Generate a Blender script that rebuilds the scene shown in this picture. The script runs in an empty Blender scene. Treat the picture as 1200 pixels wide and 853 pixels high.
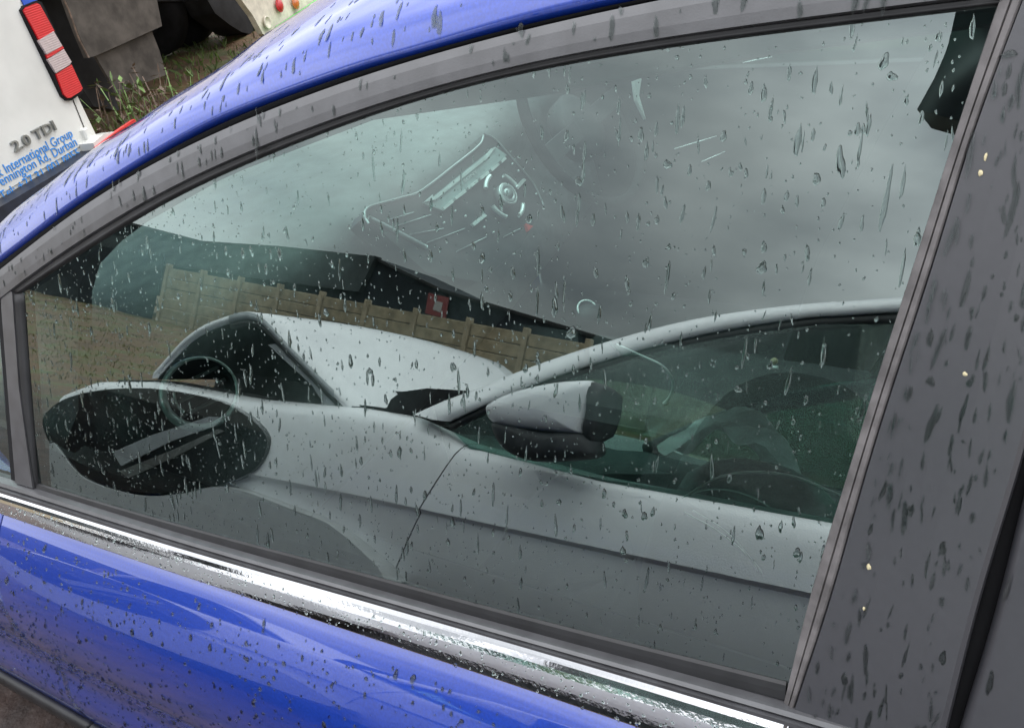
import bpy, math, random
import numpy as np
from mathutils import Vector, Matrix
random.seed(7); rng = np.random.default_rng(7)
S = bpy.context.scene; COL = S.collection
R_ = math.radians
# ---------------------------------------------------------------- camera
cam_d = bpy.data.cameras.new('camera'); cam = bpy.data.objects.new('camera', cam_d); COL.objects.link(cam)
cx, cy, cz = Vector((0.4753,-0.8613,-0.1794)), Vector((0.5651,0.1426,0.8126)), Vector((-0.6744,-0.4876,0.5545))
cam.matrix_world = Matrix(((cx.x, cy.x, cz.x, 0), (cx.y, cy.y, cz.y, 0), (cx.z, cy.z, cz.z, 1.5), (0, 0, 0, 1)))
cam_d.sensor_fit = 'HORIZONTAL'; cam_d.sensor_width = 36; cam_d.lens = 36*952.93/1200
cam_d.clip_start = .02; cam_d.clip_end = 2000
S.camera = cam
# ---------------------------------------------------------------- world: overcast sky
SUN_EL, SUN_AZ = R_(58), R_(110)
W = bpy.data.worlds.new('World'); S.world = W; W.use_nodes = True
nt = W.node_tree; nt.nodes.clear()
def nd(t, ty, **kw):
    o = t.nodes.new(ty)
    for k, v in kw.items(): setattr(o, k, v)
    return o
sky = nd(nt, 'ShaderNodeTexSky', sky_type='NISHITA', sun_disc=False, sun_elevation=SUN_EL, sun_rotation=SUN_AZ)
tc = nd(nt, 'ShaderNodeTexCoord')
mp = nd(nt, 'ShaderNodeMapping'); mp.inputs['Scale'].default_value = (1, 1, 2.4)
n1 = nd(nt, 'ShaderNodeTexNoise'); n1.inputs['Scale'].default_value = 2.6; n1.inputs['Detail'].default_value = 5; n1.inputs['Roughness'].default_value = .5
cr = nd(nt, 'ShaderNodeValToRGB')
cr.color_ramp.elements[0].position = .3; cr.color_ramp.elements[0].color = (19, 19.8, 21.5, 1)
cr.color_ramp.elements[1].position = .68; cr.color_ramp.elements[1].color = (49, 49.5, 50.5, 1)
mx = nd(nt, 'ShaderNodeMix', data_type='RGBA'); mx.inputs[0].default_value = .9
bg = nd(nt, 'ShaderNodeBackground'); bg.inputs['Strength'].default_value = .1
wo = nd(nt, 'ShaderNodeOutputWorld')
L = nt.links.new
L(tc.outputs['Generated'], mp.inputs['Vector']); L(mp.outputs['Vector'], n1.inputs['Vector']); L(n1.outputs['Fac'], cr.inputs['Fac'])
# an overcast sky is about three times brighter overhead than at the horizon
sx = nd(nt, 'ShaderNodeSeparateXYZ'); ma = nd(nt, 'ShaderNodeMapRange'); ma.inputs['From Min'].default_value = 0; ma.inputs['From Max'].default_value = 1
ma.inputs['To Min'].default_value = .333; ma.inputs['To Max'].default_value = 1; vm = nd(nt, 'ShaderNodeVectorMath', operation='SCALE')
L(tc.outputs['Generated'], sx.inputs[0]); L(sx.outputs['Z'], ma.inputs['Value']); L(cr.outputs['Color'], vm.inputs[0]); L(ma.outputs['Result'], vm.inputs['Scale'])
# a heavier bank of cloud over the field beyond the fence
dp_ = nd(nt, 'ShaderNodeVectorMath', operation='DOT_PRODUCT'); dp_.inputs[1].default_value = (-.83, .53, .15)
n3 = nd(nt, 'ShaderNodeTexNoise'); n3.inputs['Scale'].default_value = 3.5; n3.inputs['Detail'].default_value = 4
ad = nd(nt, 'ShaderNodeMath', operation='MULTIPLY_ADD'); ad.inputs[1].default_value = .10; cl = nd(nt, 'ShaderNodeMapRange', interpolation_type='SMOOTHSTEP')
cl.inputs['From Min'].default_value = .93; cl.inputs['From Max'].default_value = 1.055; cl.inputs['To Min'].default_value = 1.12; cl.inputs['To Max'].default_value = .56
v2 = nd(nt, 'ShaderNodeVectorMath', operation='SCALE')
L(tc.outputs['Generated'], dp_.inputs[0]); L(mp.outputs['Vector'], n3.inputs['Vector']); L(n3.outputs['Fac'], ad.inputs[0]); L(dp_.outputs['Value'], ad.inputs[2]); L(ad.outputs[0], cl.inputs['Value'])
L(vm.outputs['Vector'], v2.inputs[0]); L(cl.outputs['Result'], v2.inputs['Scale']); vm = v2
L(sky.outputs['Color'], mx.inputs[6]); L(vm.outputs['Vector'], mx.inputs[7]); L(mx.outputs[2], bg.inputs['Color']); L(bg.outputs['Background'], wo.inputs['Surface'])
sd = bpy.data.lights.new('sun', 'SUN'); sd.energy = 1.1; sd.angle = R_(50); sd.color = (1, .97, .93)
so = bpy.data.objects.new('sun', sd); COL.objects.link(so)
sdir = Vector((math.sin(SUN_AZ)*math.cos(SUN_EL), math.cos(SUN_AZ)*math.cos(SUN_EL), math.sin(SUN_EL)))
so.rotation_euler = (-sdir).to_track_quat('-Z', 'Y').to_euler()
V = S.view_settings; V.view_transform = 'Standard'; V.look = 'None'; V.exposure = 0; V.gamma = 1; V.use_curve_mapping = False
cy_ = S.cycles; cy_.use_denoising = True; cy_.max_bounces = 12; cy_.glossy_bounces = 6; cy_.transparent_max_bounces = 32
cy_.transmission_bounces = 8; cy_.diffuse_bounces = 3; cy_.caustics_reflective = False; cy_.caustics_refractive = False

# ---------------------------------------------------------------- materials
def mat(name): 
    m = bpy.data.materials.new(name); m.use_nodes = True
    return m, m.node_tree, m.node_tree.nodes['Principled BSDF']
def noise_ramp(t, scale, c0, c1, p0=.35, p1=.65, detail=4, coord='Object', sc3=None, rough=.55):
    tcn = nd(t, 'ShaderNodeTexCoord'); nz = nd(t, 'ShaderNodeTexNoise')
    nz.inputs['Scale'].default_value = scale; nz.inputs['Detail'].default_value = detail; nz.inputs['Roughness'].default_value = rough
    if sc3:
        mpn = nd(t, 'ShaderNodeMapping'); mpn.inputs['Scale'].default_value = sc3
        t.links.new(tcn.outputs[coord], mpn.inputs['Vector']); t.links.new(mpn.outputs['Vector'], nz.inputs['Vector'])
    else: t.links.new(tcn.outputs[coord], nz.inputs['Vector'])
    rp = nd(t, 'ShaderNodeValToRGB'); rp.color_ramp.elements[0].position = p0; rp.color_ramp.elements[1].position = p1
    rp.color_ramp.elements[0].color = (*c0, 1); rp.color_ramp.elements[1].color = (*c1, 1)
    t.links.new(nz.outputs['Fac'], rp.inputs['Fac'])
    return nz, rp
def pbr(name, col, rough=.5, metal=0, spec=.5, coat=0, var=.12, scale=25, bump=0, bscale=300, ior=None, rvar=.0, coat_ior=None):
    m, t, b = mat(name)
    c0 = tuple(max(0, c*(1-var)) for c in col); c1 = tuple(min(1, c*(1+var)) for c in col)
    nz, rp = noise_ramp(t, scale, c0, c1)
    t.links.new(rp.outputs['Color'], b.inputs['Base Color'])
    b.inputs['Roughness'].default_value = rough; b.inputs['Metallic'].default_value = metal
    b.inputs['Specular IOR Level'].default_value = spec
    if ior: b.inputs['IOR'].default_value = ior
    if coat: 
        b.inputs['Coat Weight'].default_value = coat; b.inputs['Coat Roughness'].default_value = .02
        if coat_ior: b.inputs['Coat IOR'].default_value = coat_ior
    if rvar:
        mr = nd(t, 'ShaderNodeMapRange'); mr.inputs['To Min'].default_value = max(0, rough-rvar); mr.inputs['To Max'].default_value = rough+rvar
        t.links.new(nz.outputs['Fac'], mr.inputs['Value']); t.links.new(mr.outputs['Result'], b.inputs['Roughness'])
    if bump:
        bn = nd(t, 'ShaderNodeBump'); bn.inputs['Strength'].default_value = bump; bn.inputs['Distance'].default_value = .002
        n2 = nd(t, 'ShaderNodeTexNoise'); n2.inputs['Scale'].default_value = bscale
        tcn = nd(t, 'ShaderNodeTexCoord'); t.links.new(tcn.outputs['Object'], n2.inputs['Vector'])
        t.links.new(n2.outputs['Fac'], bn.inputs['Height']); t.links.new(bn.outputs['Normal'], b.inputs['Normal'])
    return m
M = {}
M['blue'] = pbr('blue_paint', (.006, .040, .33), .30, .3, .5, 1, .15, 400, coat_ior=1.75)
M['grey'] = pbr('satin_black_trim', (.031, .031, .036), .36, 0, .5, 0, .04, 160, .03, 900, ior=1.75)
M['greyframe'] = pbr('satin_grey_frame', (.05, .05, .054), .36, 0, .5, 0, .2, 40, .05, 900, ior=1.9, rvar=.04)
M['rubber'] = pbr('black_rubber', (.012, .012, .013), .45, 0, .4, var=.3)
M['lip'] = pbr('dusty_rubber_lip', (.105, .097, .097), .6, 0, .4, var=.3, scale=60)
M['gap'] = pbr('gap_shadow_rubber', (.006, .006, .007), .7, 0, .2)
M['chrome'] = pbr('chrome', (.86, .87, .88), .07, 1, var=.04, rvar=.03, bump=.03, bscale=250)
M['satinchrome'] = pbr('satin_chrome', (.9, .92, .92), .28, 1, var=.03)
M['dark'] = pbr('dark_plastic', (.035, .037, .04), .55, 0, .4, var=.25, bump=.2, bscale=1500)
M['dash'] = pbr('dash_plastic', (.15, .155, .16), .5, 0, .4, var=.2, bump=.2, bscale=1500)
M['dashlit'] = pbr('dash_pad', (.26, .27, .27), .6, var=.1)
M['dashsilver'] = pbr('silver_plastic', (.42, .44, .45), .35, .5, var=.08)
M['seat'] = pbr('seat_leather', (.014, .015, .016), .75, 0, .15, var=.3, bump=.3, bscale=400)
M['seatlit'] = pbr('black_leather', (.02, .021, .022), .3, 0, .5, var=.3, bump=.3, bscale=300)
M['palesheet'] = pbr('pale_sheet', (.78, .82, .80), .9, var=.3, scale=9)
M['thread'] = pbr('stitch_thread', (.45, .45, .43), .8)
M['white'] = pbr('white_paint', (.78, .79, .80), .35, 0, .5, .8, .03, 3)
M['vanwhite'] = pbr('van_white_paint', (.57, .57, .535), .4, 0, .4, .4, .08, 3.5)
M['engine'] = pbr('engine_dark', (.02, .021, .022), .5, 0, .4, var=.5, scale=9)
M['liner'] = pbr('bonnet_liner', (.05, .06, .06), .8, 0, .2, var=.3, scale=12)
M['lower'] = pbr('shaded_lower_bumper', (.42, .43, .435), .45, var=.05)  # white bumper greyed in its colour to imitate shade below the headlight
M['steel'] = pbr('painted_steel_arm', (.30, .32, .33), .4, .2)
M['lens'] = pbr('smoked_lens', (.010, .011, .013), .04, 0, .5, 1, .2, 8)
M['red'] = pbr('red_lens', (.50, .010, .014), .3, 0, .5, .4, .06, 30)
M['clear'] = pbr('clear_lens', (.40, .33, .32), .3, 0, .5, .4, .08, 90)
M['orange'] = pbr('orange_lens', (.55, .14, .02), .2, 0, .5, 1)
M['navy'] = pbr('navy_plastic', (.012, .016, .028), .45, 0, .4, var=.3)
M['vanblue'] = pbr('blue_vinyl', (.02, .08, .45), .4)
M['ink'] = pbr('blue_lettering', (.03, .22, .60), .5, var=.05)
M['badge'] = pbr('badge_chrome', (.25, .26, .25), .3, .6, var=.2)
M['mud'] = pbr('dusty_rubber_flap', (.062, .054, .047), .8, 0, .2, var=.35, scale=7, bump=.3, bscale=60)
M['tyre'] = pbr('tyre', (.012, .012, .014), .8, 0, .25, var=.3, scale=12)
M['frame'] = pbr('truck_frame', (.028, .028, .031), .7, 0, .3, var=.4, scale=5)
M['cream'] = pbr('dirty_cream_paint', (.62, .57, .47), .5, 0, .4, var=.14, scale=14)
M['green'] = pbr('green_paint', (.09, .5, .10), .4)
M['signred'] = pbr('sign_red', (.17, .022, .024), .6)
M['signwhite'] = pbr('sign_white', (.30, .28, .27), .5)
M['wood'] = pbr('brown_concrete_plank', (.25, .21, .145), .85, 0, .2, var=.28, scale=3.5, bump=.3, bscale=40)
M['post'] = pbr('brown_concrete_post', (.29, .245, .175), .85, 0, .2, var=.2, scale=5)
M['slate'] = pbr('dark_slate', (.017, .022, .027), .8, 0, .2, var=.3, scale=2)
M['slatelite'] = pbr('grey_green_sheet', (.04, .05, .052), .7, 0, .3, var=.2, scale=2)
M['weed'] = pbr('weed_leaf', (.085, .15, .03), .6, var=.4, scale=30)
M['weeddry'] = pbr('dry_weed', (.10, .065, .045), .7, var=.4, scale=30)
M['mote'] = pbr('pale_debris', (.48, .42, .26), .8, var=.2, scale=900)
M['screen'] = pbr('radio_screen', (.36, .42, .42), .3)
M['button'] = pbr('satin_button', (.8, .83, .83), .3, .3)
M['headliner'] = pbr('headliner', (.05, .05, .05), .9, 0, .1, var=.06)
M['hazard'] = pbr('hazard_red', (.6, .06, .05), .4)
for k_ in ('red', 'clear'):
    t = M[k_].node_tree; b = t.nodes['Principled BSDF']; wv = nd(t, 'ShaderNodeTexWave', wave_type='BANDS', bands_direction='Z'); wv.inputs['Scale'].default_value = 34; wv.inputs['Distortion'].default_value = .3
    tcn = nd(t, 'ShaderNodeTexCoord'); bn = nd(t, 'ShaderNodeBump'); bn.inputs['Strength'].default_value = .3; bn.inputs['Distance'].default_value = .003
    t.links.new(tcn.outputs['Object'], wv.inputs['Vector']); t.links.new(wv.outputs['Fac'], bn.inputs['Height']); t.links.new(bn.outputs['Normal'], b.inputs['Normal'])
def glass(name, tint, ior):
    m, t, b = mat(name); t.nodes.remove(b); out = t.nodes['Material Output']
    fr = nd(t, 'ShaderNodeFresnel'); fr.inputs['IOR'].default_value = ior
    tr = nd(t, 'ShaderNodeBsdfTransparent'); tr.inputs['Color'].default_value = (*tint, 1)
    gl = nd(t, 'ShaderNodeBsdfGlossy'); gl.inputs['Roughness'].default_value = 0; gl.inputs['Color'].default_value = (.87, 1, .965, 1)
    mixn = nd(t, 'ShaderNodeMixShader')
    t.links.new(fr.outputs[0], mixn.inputs[0]); t.links.new(tr.outputs[0], mixn.inputs[1]); t.links.new(gl.outputs[0], mixn.inputs[2])
    t.links.new(mixn.outputs[0], out.inputs['Surface'])
    return m, t
M['glass'], _ = glass('side_glass', (.52, .72, .66), 2.7)
M['carglass'], _ = glass('green_side_glass', (.40, .64, .57), 1.55)
M['screenglass'], _ = glass('windscreen_glass', (.80, .93, .89), 1.6)
m, t, b = mat('glass_inner_face'); t.nodes.remove(b)
tr = nd(t, 'ShaderNodeBsdfTransparent'); tr.inputs['Color'].default_value = (.96, 1, .99, 1); t.links.new(tr.outputs[0], t.nodes['Material Output'].inputs['Surface'])
M['glassback'] = m
M['farglass'], _ = glass('privacy_glass', (.22, .32, .29), 1.5)
m, t, b = mat('water'); t.nodes.remove(b)
gb = nd(t, 'ShaderNodeBsdfGlass'); gb.inputs['IOR'].default_value = 1.33; gb.inputs['Roughness'].default_value = 0; gb.inputs['Color'].default_value = (.85, .89, .88, 1)
t.links.new(gb.outputs[0], t.nodes['Material Output'].inputs['Surface']); M['water'] = m
# ground: brown-olive winter grass; wet earth round the cars darkened to cut bounced light
m, t, b = mat('ground'); 
nz, rp = noise_ramp(t, 1.6, (.05, .04, .028), (.17, .135, .07), .3, .7, 9, 'Object', (1, 1.3, 1), .68)
e = rp.color_ramp.elements.new(.5); e.color = (.15, .085, .042, 1); e = rp.color_ramp.elements.new(.58); e.color = (.085, .105, .032, 1)
tcg = nd(t, 'ShaderNodeTexCoord'); sg_ = nd(t, 'ShaderNodeSeparateXYZ'); t.links.new(tcg.outputs['Object'], sg_.inputs[0])
ab = nd(t, 'ShaderNodeMath', operation='ABSOLUTE'); m1 = nd(t, 'ShaderNodeMath', operation='ADD'); m1.inputs[1].default_value = 0; t.links.new(sg_.outputs['X'], m1.inputs[0]); t.links.new(m1.outputs[0], ab.inputs[0])
m2 = nd(t, 'ShaderNodeMath', operation='MULTIPLY_ADD'); m2.inputs[1].default_value = 1.2; t.links.new(nz.outputs['Fac'], m2.inputs[0]); t.links.new(ab.outputs[0], m2.inputs[2])
mr_ = nd(t, 'ShaderNodeMapRange'); mr_.inputs['From Min'].default_value = 3.0; mr_.inputs['From Max'].default_value = 3.9; t.links.new(m2.outputs[0], mr_.inputs['Value'])
nz2, rp2 = noise_ramp(t, 6, (.022, .014, .011), (.062, .036, .027), .35, .65, 8)
mxg = nd(t, 'ShaderNodeMix', data_type='RGBA'); t.links.new(mr_.outputs['Result'], mxg.inputs[0]); t.links.new(rp2.outputs['Color'], mxg.inputs[6]); t.links.new(rp.outputs['Color'], mxg.inputs[7])
t.links.new(mxg.outputs[2], b.inputs['Base Color']); b.inputs['Roughness'].default_value = .7
bn = nd(t, 'ShaderNodeBump'); bn.inputs['Strength'].default_value = .6; bn.inputs['Distance'].default_value = .06; n2 = nd(t, 'ShaderNodeTexNoise'); n2.inputs['Scale'].default_value = 9; n2.inputs['Detail'].default_value = 6
tcn = nd(t, 'ShaderNodeTexCoord'); t.links.new(tcn.outputs['Object'], n2.inputs['Vector']); t.links.new(n2.outputs['Fac'], bn.inputs['Height']); t.links.new(bn.outputs['Normal'], b.inputs['Normal'])
M['ground'] = m
M['grassblade'] = pbr('grass_blade', (.11, .115, .035), .7, var=.5, scale=1.2)
M['greengrass'] = pbr('green_grass_blade', (.075, .12, .022), .7, var=.5, scale=2)

# ---------------------------------------------------------------- helpers
WL = {}
def thing(name, label, cat, loc, group=None):
    o = bpy.data.objects.new(name, None); COL.objects.link(o); o.location = loc; o.empty_display_size = .1
    o['label'] = label; o['category'] = cat
    if group: o['group'] = group
    WL[o] = np.array(loc, float); return o
def obj(name, verts, faces, m, parent=None, smooth=False, label=None):
    base = WL[parent] if parent is not None else np.zeros(3)
    me = bpy.data.meshes.new(name); me.from_pydata((np.asarray(verts, float)-base).tolist(), [], faces)
    if isinstance(m, (list, tuple)):
        for k in m: me.materials.append(k)
    else: me.materials.append(m)
    if smooth: me.polygons.foreach_set('use_smooth', [True]*len(me.polygons))
    me.update()
    o = bpy.data.objects.new(name, me); COL.objects.link(o)
    if parent is not None: o.parent = parent
    WL[o] = base
    if label: o['label'] = label
    return o
def structure(o, kind='structure'): o['kind'] = kind; return o
def tag(o, label, cat, group=None):
    o['label'] = label; o['category'] = cat
    if group: o['group'] = group
    return o
def curve(pts, n, smooth=True):
    """n points spaced evenly along a smooth curve through pts"""
    P = np.asarray(pts, float)
    if smooth and len(P) > 2:
        Q = np.vstack([2*P[0]-P[1], P, 2*P[-1]-P[-2]]); out = []
        for i in range(1, len(Q)-2):
            p0, p1, p2, p3 = Q[i-1:i+3]
            for k in range(12):
                u = k/12
                out.append(.5*((2*p1)+(p2-p0)*u+(2*p0-5*p1+4*p2-p3)*u*u+(3*p1-p0-3*p2+p3)*u**3))
        out.append(P[-1]); P = np.array(out)
    d = np.r_[0, np.cumsum(np.linalg.norm(np.diff(P, axis=0), axis=1))]
    s = np.linspace(0, d[-1], n)
    return np.stack([np.interp(s, d, P[:, k]) for k in range(3)], 1)
def loft(name, rows, m, parent, closed=False, smooth=True, caps=False, label=None, breaks=()):
    rows = [np.asarray(r) for r in rows]; n = len(rows[0]); k = len(rows)
    v = np.vstack(rows); f = []
    for j in range(k if closed else k-1):
        if j in breaks: continue
        a, b = j*n, ((j+1) % k)*n
        for i in range(n-1): f.append((a+i, a+i+1, b+i+1, b+i))
    if caps and closed:
        f.append(tuple(j*n for j in range(k))); f.append(tuple(j*n+n-1 for j in reversed(range(k))))
    return obj(name, v, f, m, parent, smooth, label)
NN = np.array((-0.9367,0.0491,0.3466)); E1 = np.array((0.0523,0.9986,0)); E2 = np.array((0.3462,-0.0181,0.938)); GP0 = np.array((0.3372,0.4075,0.95))
def strip(name, A, B, h, m, parent, depth=.012, prof=None, n=70, smooth=True, N=NN):
    """solid strip between curves A and B raised by profile prof [(u, h)...], closed underneath"""
    a, b = curve(A, n), curve(B, n)
    for _ in range(60): a[1:-1] = a[1:-1]*.5+(a[:-2]+a[2:])*.25; b[1:-1] = b[1:-1]*.5+(b[:-2]+b[2:])*.25
    prof = prof or [(0, h-.003), (.04, h), (.96, h), (1, h-.003)]
    rows = [a+(b-a)*u+N*hh for u, hh in prof]
    rows += [b-N*depth, a-N*depth]
    return loft(name, rows, m, parent, closed=True, smooth=smooth, caps=True)
def slab(name, pts, N, th, m, parent, label=None):
    """flat outline pts pushed back by th along -N, edges softened"""
    P = np.asarray(pts, float); N = np.asarray(N, float)/np.linalg.norm(N); k = len(P)
    v = np.vstack([P, P-N*th]); f = [tuple(range(k)), tuple(range(2*k-1, k-1, -1))]
    f += [(i, (i+1) % k, k+(i+1) % k, k+i) for i in range(k)]
    return obj(name, v, f, m, parent, label=label)
def box(name, lo, hi, m, parent=None, ax=None, org=None, bev=.0, label=None):
    """box from lo to hi in a local frame ax (3 axes) at org, with chamfered edges"""
    ax = np.eye(3) if ax is None else np.asarray(ax, float); org = np.zeros(3) if org is None else np.asarray(org, float)
    lo, hi = np.array(lo, float), np.array(hi, float)
    if bev <= 0:
        c = np.array([[x, y, z] for x in (0, 1) for y in (0, 1) for z in (0, 1)])
        v = (lo+c*(hi-lo))@ax+org
        return obj(name, v, [(0, 1, 3, 2), (4, 6, 7, 5), (0, 4, 5, 1), (2, 3, 7, 6), (0, 2, 6, 4), (1, 5, 7, 3)], m, parent, label=label)
    V_, F_ = [], []; idx = {}
    for x in (0, 1):
        for y in (0, 1):
            for z in (0, 1):
                for a in range(3):
                    p = [hi[i] if q else lo[i] for i, q in enumerate((x, y, z))]
                    for i in range(3):
                        if i != a: p[i] += -bev if (x, y, z)[i] else bev
                    idx[(x, y, z, a)] = len(V_); V_.append(p)
    for a in range(3):
        b, c = [i for i in range(3) if i != a]
        for s in (0, 1):
            q = []
            for u, w in ((0, 0), (1, 0), (1, 1), (0, 1)):
                k = [0, 0, 0]; k[a] = s; k[b] = u; k[c] = w; q.append(idx[(*k, a)])
            F_.append(q)
        for u in (0, 1):
            for w in (0, 1):
                k0 = [0, 0, 0]; k0[b] = u; k0[c] = w; k1 = list(k0); k1[a] = 1
                F_.append((idx[(*k0, b)], idx[(*k1, b)], idx[(*k1, c)], idx[(*k0, c)]))
    for x in (0, 1):
        for y in (0, 1):
            for z in (0, 1): F_.append([idx[(x, y, z, a)] for a in range(3)])
    return obj(name, np.array(V_)@ax+org, F_, m, parent, label=label)
def tube(name, pts, r, m, parent, seg=8, closed=False):
    P = np.asarray(pts, float); n = len(P); rr = np.broadcast_to(r, (n,))
    T = np.gradient(P, axis=0)
    if closed: T = np.roll(P, -1, 0)-np.roll(P, 1, 0)
    T /= np.linalg.norm(T, axis=1)[:, None]+1e-9
    up = np.array([.13, .31, .94]); v = []
    for i in range(n):
        a = np.cross(T[i], up); a /= np.linalg.norm(a)+1e-9; b = np.cross(T[i], a)
        for k in range(seg):
            t_ = 2*math.pi*k/seg; v.append(P[i]+rr[i]*(math.cos(t_)*a+math.sin(t_)*b))
    f = []
    for i in range(n if closed else n-1):
        j = (i+1) % n
        for k in range(seg): f.append((i*seg+k, i*seg+(k+1) % seg, j*seg+(k+1) % seg, j*seg+k))
    if not closed: f += [tuple(range(seg)), tuple(reversed(range((n-1)*seg, n*seg)))]
    return obj(name, v, f, m, parent, True)
def frame_of(N, up=(0, 0, 1)):
    N = np.array(N, float); N /= np.linalg.norm(N); a = np.cross(up, N); a /= np.linalg.norm(a); return a, np.cross(N, a), N
def smooth_poly(pts, n=60):
    P = np.array(pts, float); m_ = len(P); o_ = []
    for i in range(m_):
        p0, p1, p2, p3 = P[i-1], P[i], P[(i+1) % m_], P[(i+2) % m_]
        for k in range(4):
            u = k/4; o_.append(.5*((2*p1)+(p2-p0)*u+(2*p0-5*p1+4*p2-p3)*u*u+(3*p1-p0-3*p2+p3)*u**3))
    return np.array(o_)
def ring(name, c, N, R, r, m, parent, seg=40, sx=1, a0=0, a1=360):
    a, b, _ = frame_of(N); full = a1-a0 >= 360
    th = np.radians(np.linspace(a0, a1, seg, endpoint=not full))
    P = np.array([np.asarray(c)+R*(sx*math.cos(t_)*a+math.sin(t_)*b) for t_ in th])
    return tube(name, P, r, m, parent, 8, full)
def lathe(name, c, N, prof, m, parent, seg=32):
    a, b, N = frame_of(N); v, f = [], []
    for r, h in prof:
        for k in range(seg):
            t_ = 2*math.pi*k/seg; v.append(np.asarray(c)+r*(math.cos(t_)*a+math.sin(t_)*b)+h*N)
    for j in range(len(prof)-1):
        for k in range(seg): f.append((j*seg+k, j*seg+(k+1) % seg, (j+1)*seg+(k+1) % seg, (j+1)*seg+k))
    f += [tuple(reversed(range(seg))), tuple(range((len(prof)-1)*seg, len(prof)*seg))]
    return obj(name, v, f, m, parent, True)

# ---------------------------------------------------------------- ground
gx = np.r_[-400, -120, -60, -40, -30, np.arange(-24, 14.1, .8), 25, 60, 150, 400]; gy = np.r_[-400, -100, -40, -20, np.arange(-8, 30.1, .9), 45, 80, 180, 500]
def gz(x, y):
    r = min(max((-x-2.2)/11, 0), 1); r = r*r*(3-2*r)
    k = .3*r + (.035*math.sin(x*1.7+y*.9)+.03*math.sin(y*2.3-x*.6))*min(1, max(0, abs(x-.6)-2)/3)
    if x > 2.5: k += .03*math.sin(x*2.1+y*1.3)
    return k
gv = [(x, y, gz(x, y)) for y in gy for x in gx]; nx = len(gx)
structure(obj('ground', gv, [(j*nx+i, j*nx+i+1, (j+1)*nx+i+1, (j+1)*nx+i) for j in range(len(gy)-1) for i in range(nx-1)], M['ground'], None, True))
def blades(name, n, xr, yr, hmin, hmax, m, label):
    x = rng.uniform(*xr, n); y = rng.uniform(*yr, n); keep = np.ones(n, bool)
    z = np.array([gz(a, b) for a, b in zip(x, y)]); h = rng.uniform(hmin, hmax, n); th = rng.uniform(0, 6.28, n); w = h*.06+.004
    dx, dy = np.cos(th), np.sin(th); lean = rng.normal(0, .5, (n, 2))*h[:, None]
    v = np.empty((n, 4, 3)); b = np.stack([x, y, z-.01], 1)
    v[:, 0] = b-np.stack([dx*w, dy*w, 0*w], 1); v[:, 1] = b+np.stack([dx*w, dy*w, 0*w], 1)
    mid = b+np.stack([lean[:, 0]*.4, lean[:, 1]*.4, h*.6], 1)
    v[:, 2] = mid+np.stack([dx*w*.6, dy*w*.6, 0*w], 1); v[:, 3] = b+np.stack([lean[:, 0], lean[:, 1], h], 1)
    f = []
    for i in range(n): f += [(4*i, 4*i+1, 4*i+2), (4*i, 4*i+2, 4*i+3)]
    o = obj(name, v.reshape(-1, 3), f, m); o['label'] = label; return structure(o, 'stuff')
blades('dry_grass', 15000, (-13, -3.5), (4, 27), .025, .06, M['grassblade'], 'short brown and olive grass on the bank by the fence')
blades('green_grass', 6000, (3.2, 10), (5, 12.5), .04, .11, M['greengrass'], 'patchy green grass under the lorry')

# ---------------------------------------------------------------- blue car
BC = thing('blue_car', 'wet metallic blue hatchback seen close at its side window with chrome strip', 'car', (1.15, .6, 0))
GT = [(0.4349,1.0072,1.129),(0.4432,0.9217,1.1636),(0.4508,0.8382,1.196),(0.4581,0.7603,1.2268),(0.4644,0.691,1.2535),(0.4719,0.5624,1.2921),(0.477,0.4575,1.3206),(0.4804,0.37,1.3422),(0.4812,0.2957,1.355),(0.4812,0.2314,1.3641),(0.4799,0.1748,1.3686),(0.4786,0.1246,1.3721),(0.4773,0.0798,1.3749),(0.476,0.032,1.3782),(0.4756,0.0131,1.3798)]
SO = [(0.4343,1.0376,1.1233),(0.4442,0.9495,1.1625),(0.453,0.8535,1.1998),(0.4597,0.7777,1.2288),(0.4674,0.6892,1.2619),(0.4744,0.5614,1.2989),(0.479,0.457,1.3261),(0.482,0.3698,1.3466),(0.4827,0.2957,1.359),(0.4831,0.2315,1.3693),(0.4819,0.1751,1.3739),(0.4803,0.1251,1.3767),(0.4789,0.0803,1.3792),(0.4775,0.0326,1.3822),(0.477,0.0109,1.384)]
FO = [(0.4266,1.224,1.0761),(0.4435,1.0584,1.1451),(0.4549,0.949,1.1915),(0.4664,0.8425,1.2376),(0.4782,0.6828,1.292),(0.4845,0.5572,1.3268),(0.4881,0.4547,1.3512),(0.4896,0.3689,1.3673),(0.4905,0.2956,1.3801),(0.4902,0.2321,1.3884),(0.4897,0.1765,1.3948),(0.4888,0.1271,1.3993),(0.4876,0.083,1.4025),(0.4863,0.036,1.4055),(0.4848,-0.0123,1.4082)]
SOX = [(0.4175,1.1837,1.057),(0.4343,1.0376,1.1233),(0.4442,0.9495,1.1625),(0.453,0.8535,1.1998),(0.4597,0.7777,1.2288),(0.4674,0.6892,1.2619),(0.4744,0.5614,1.2989),(0.479,0.457,1.3261),(0.482,0.3698,1.3466),(0.4827,0.2957,1.359),(0.4831,0.2315,1.3693),(0.4819,0.1751,1.3739),(0.4803,0.1251,1.3767),(0.4789,0.0803,1.3792),(0.4775,0.0326,1.3822),(0.4765,-0.0096,1.3856)]
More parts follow.
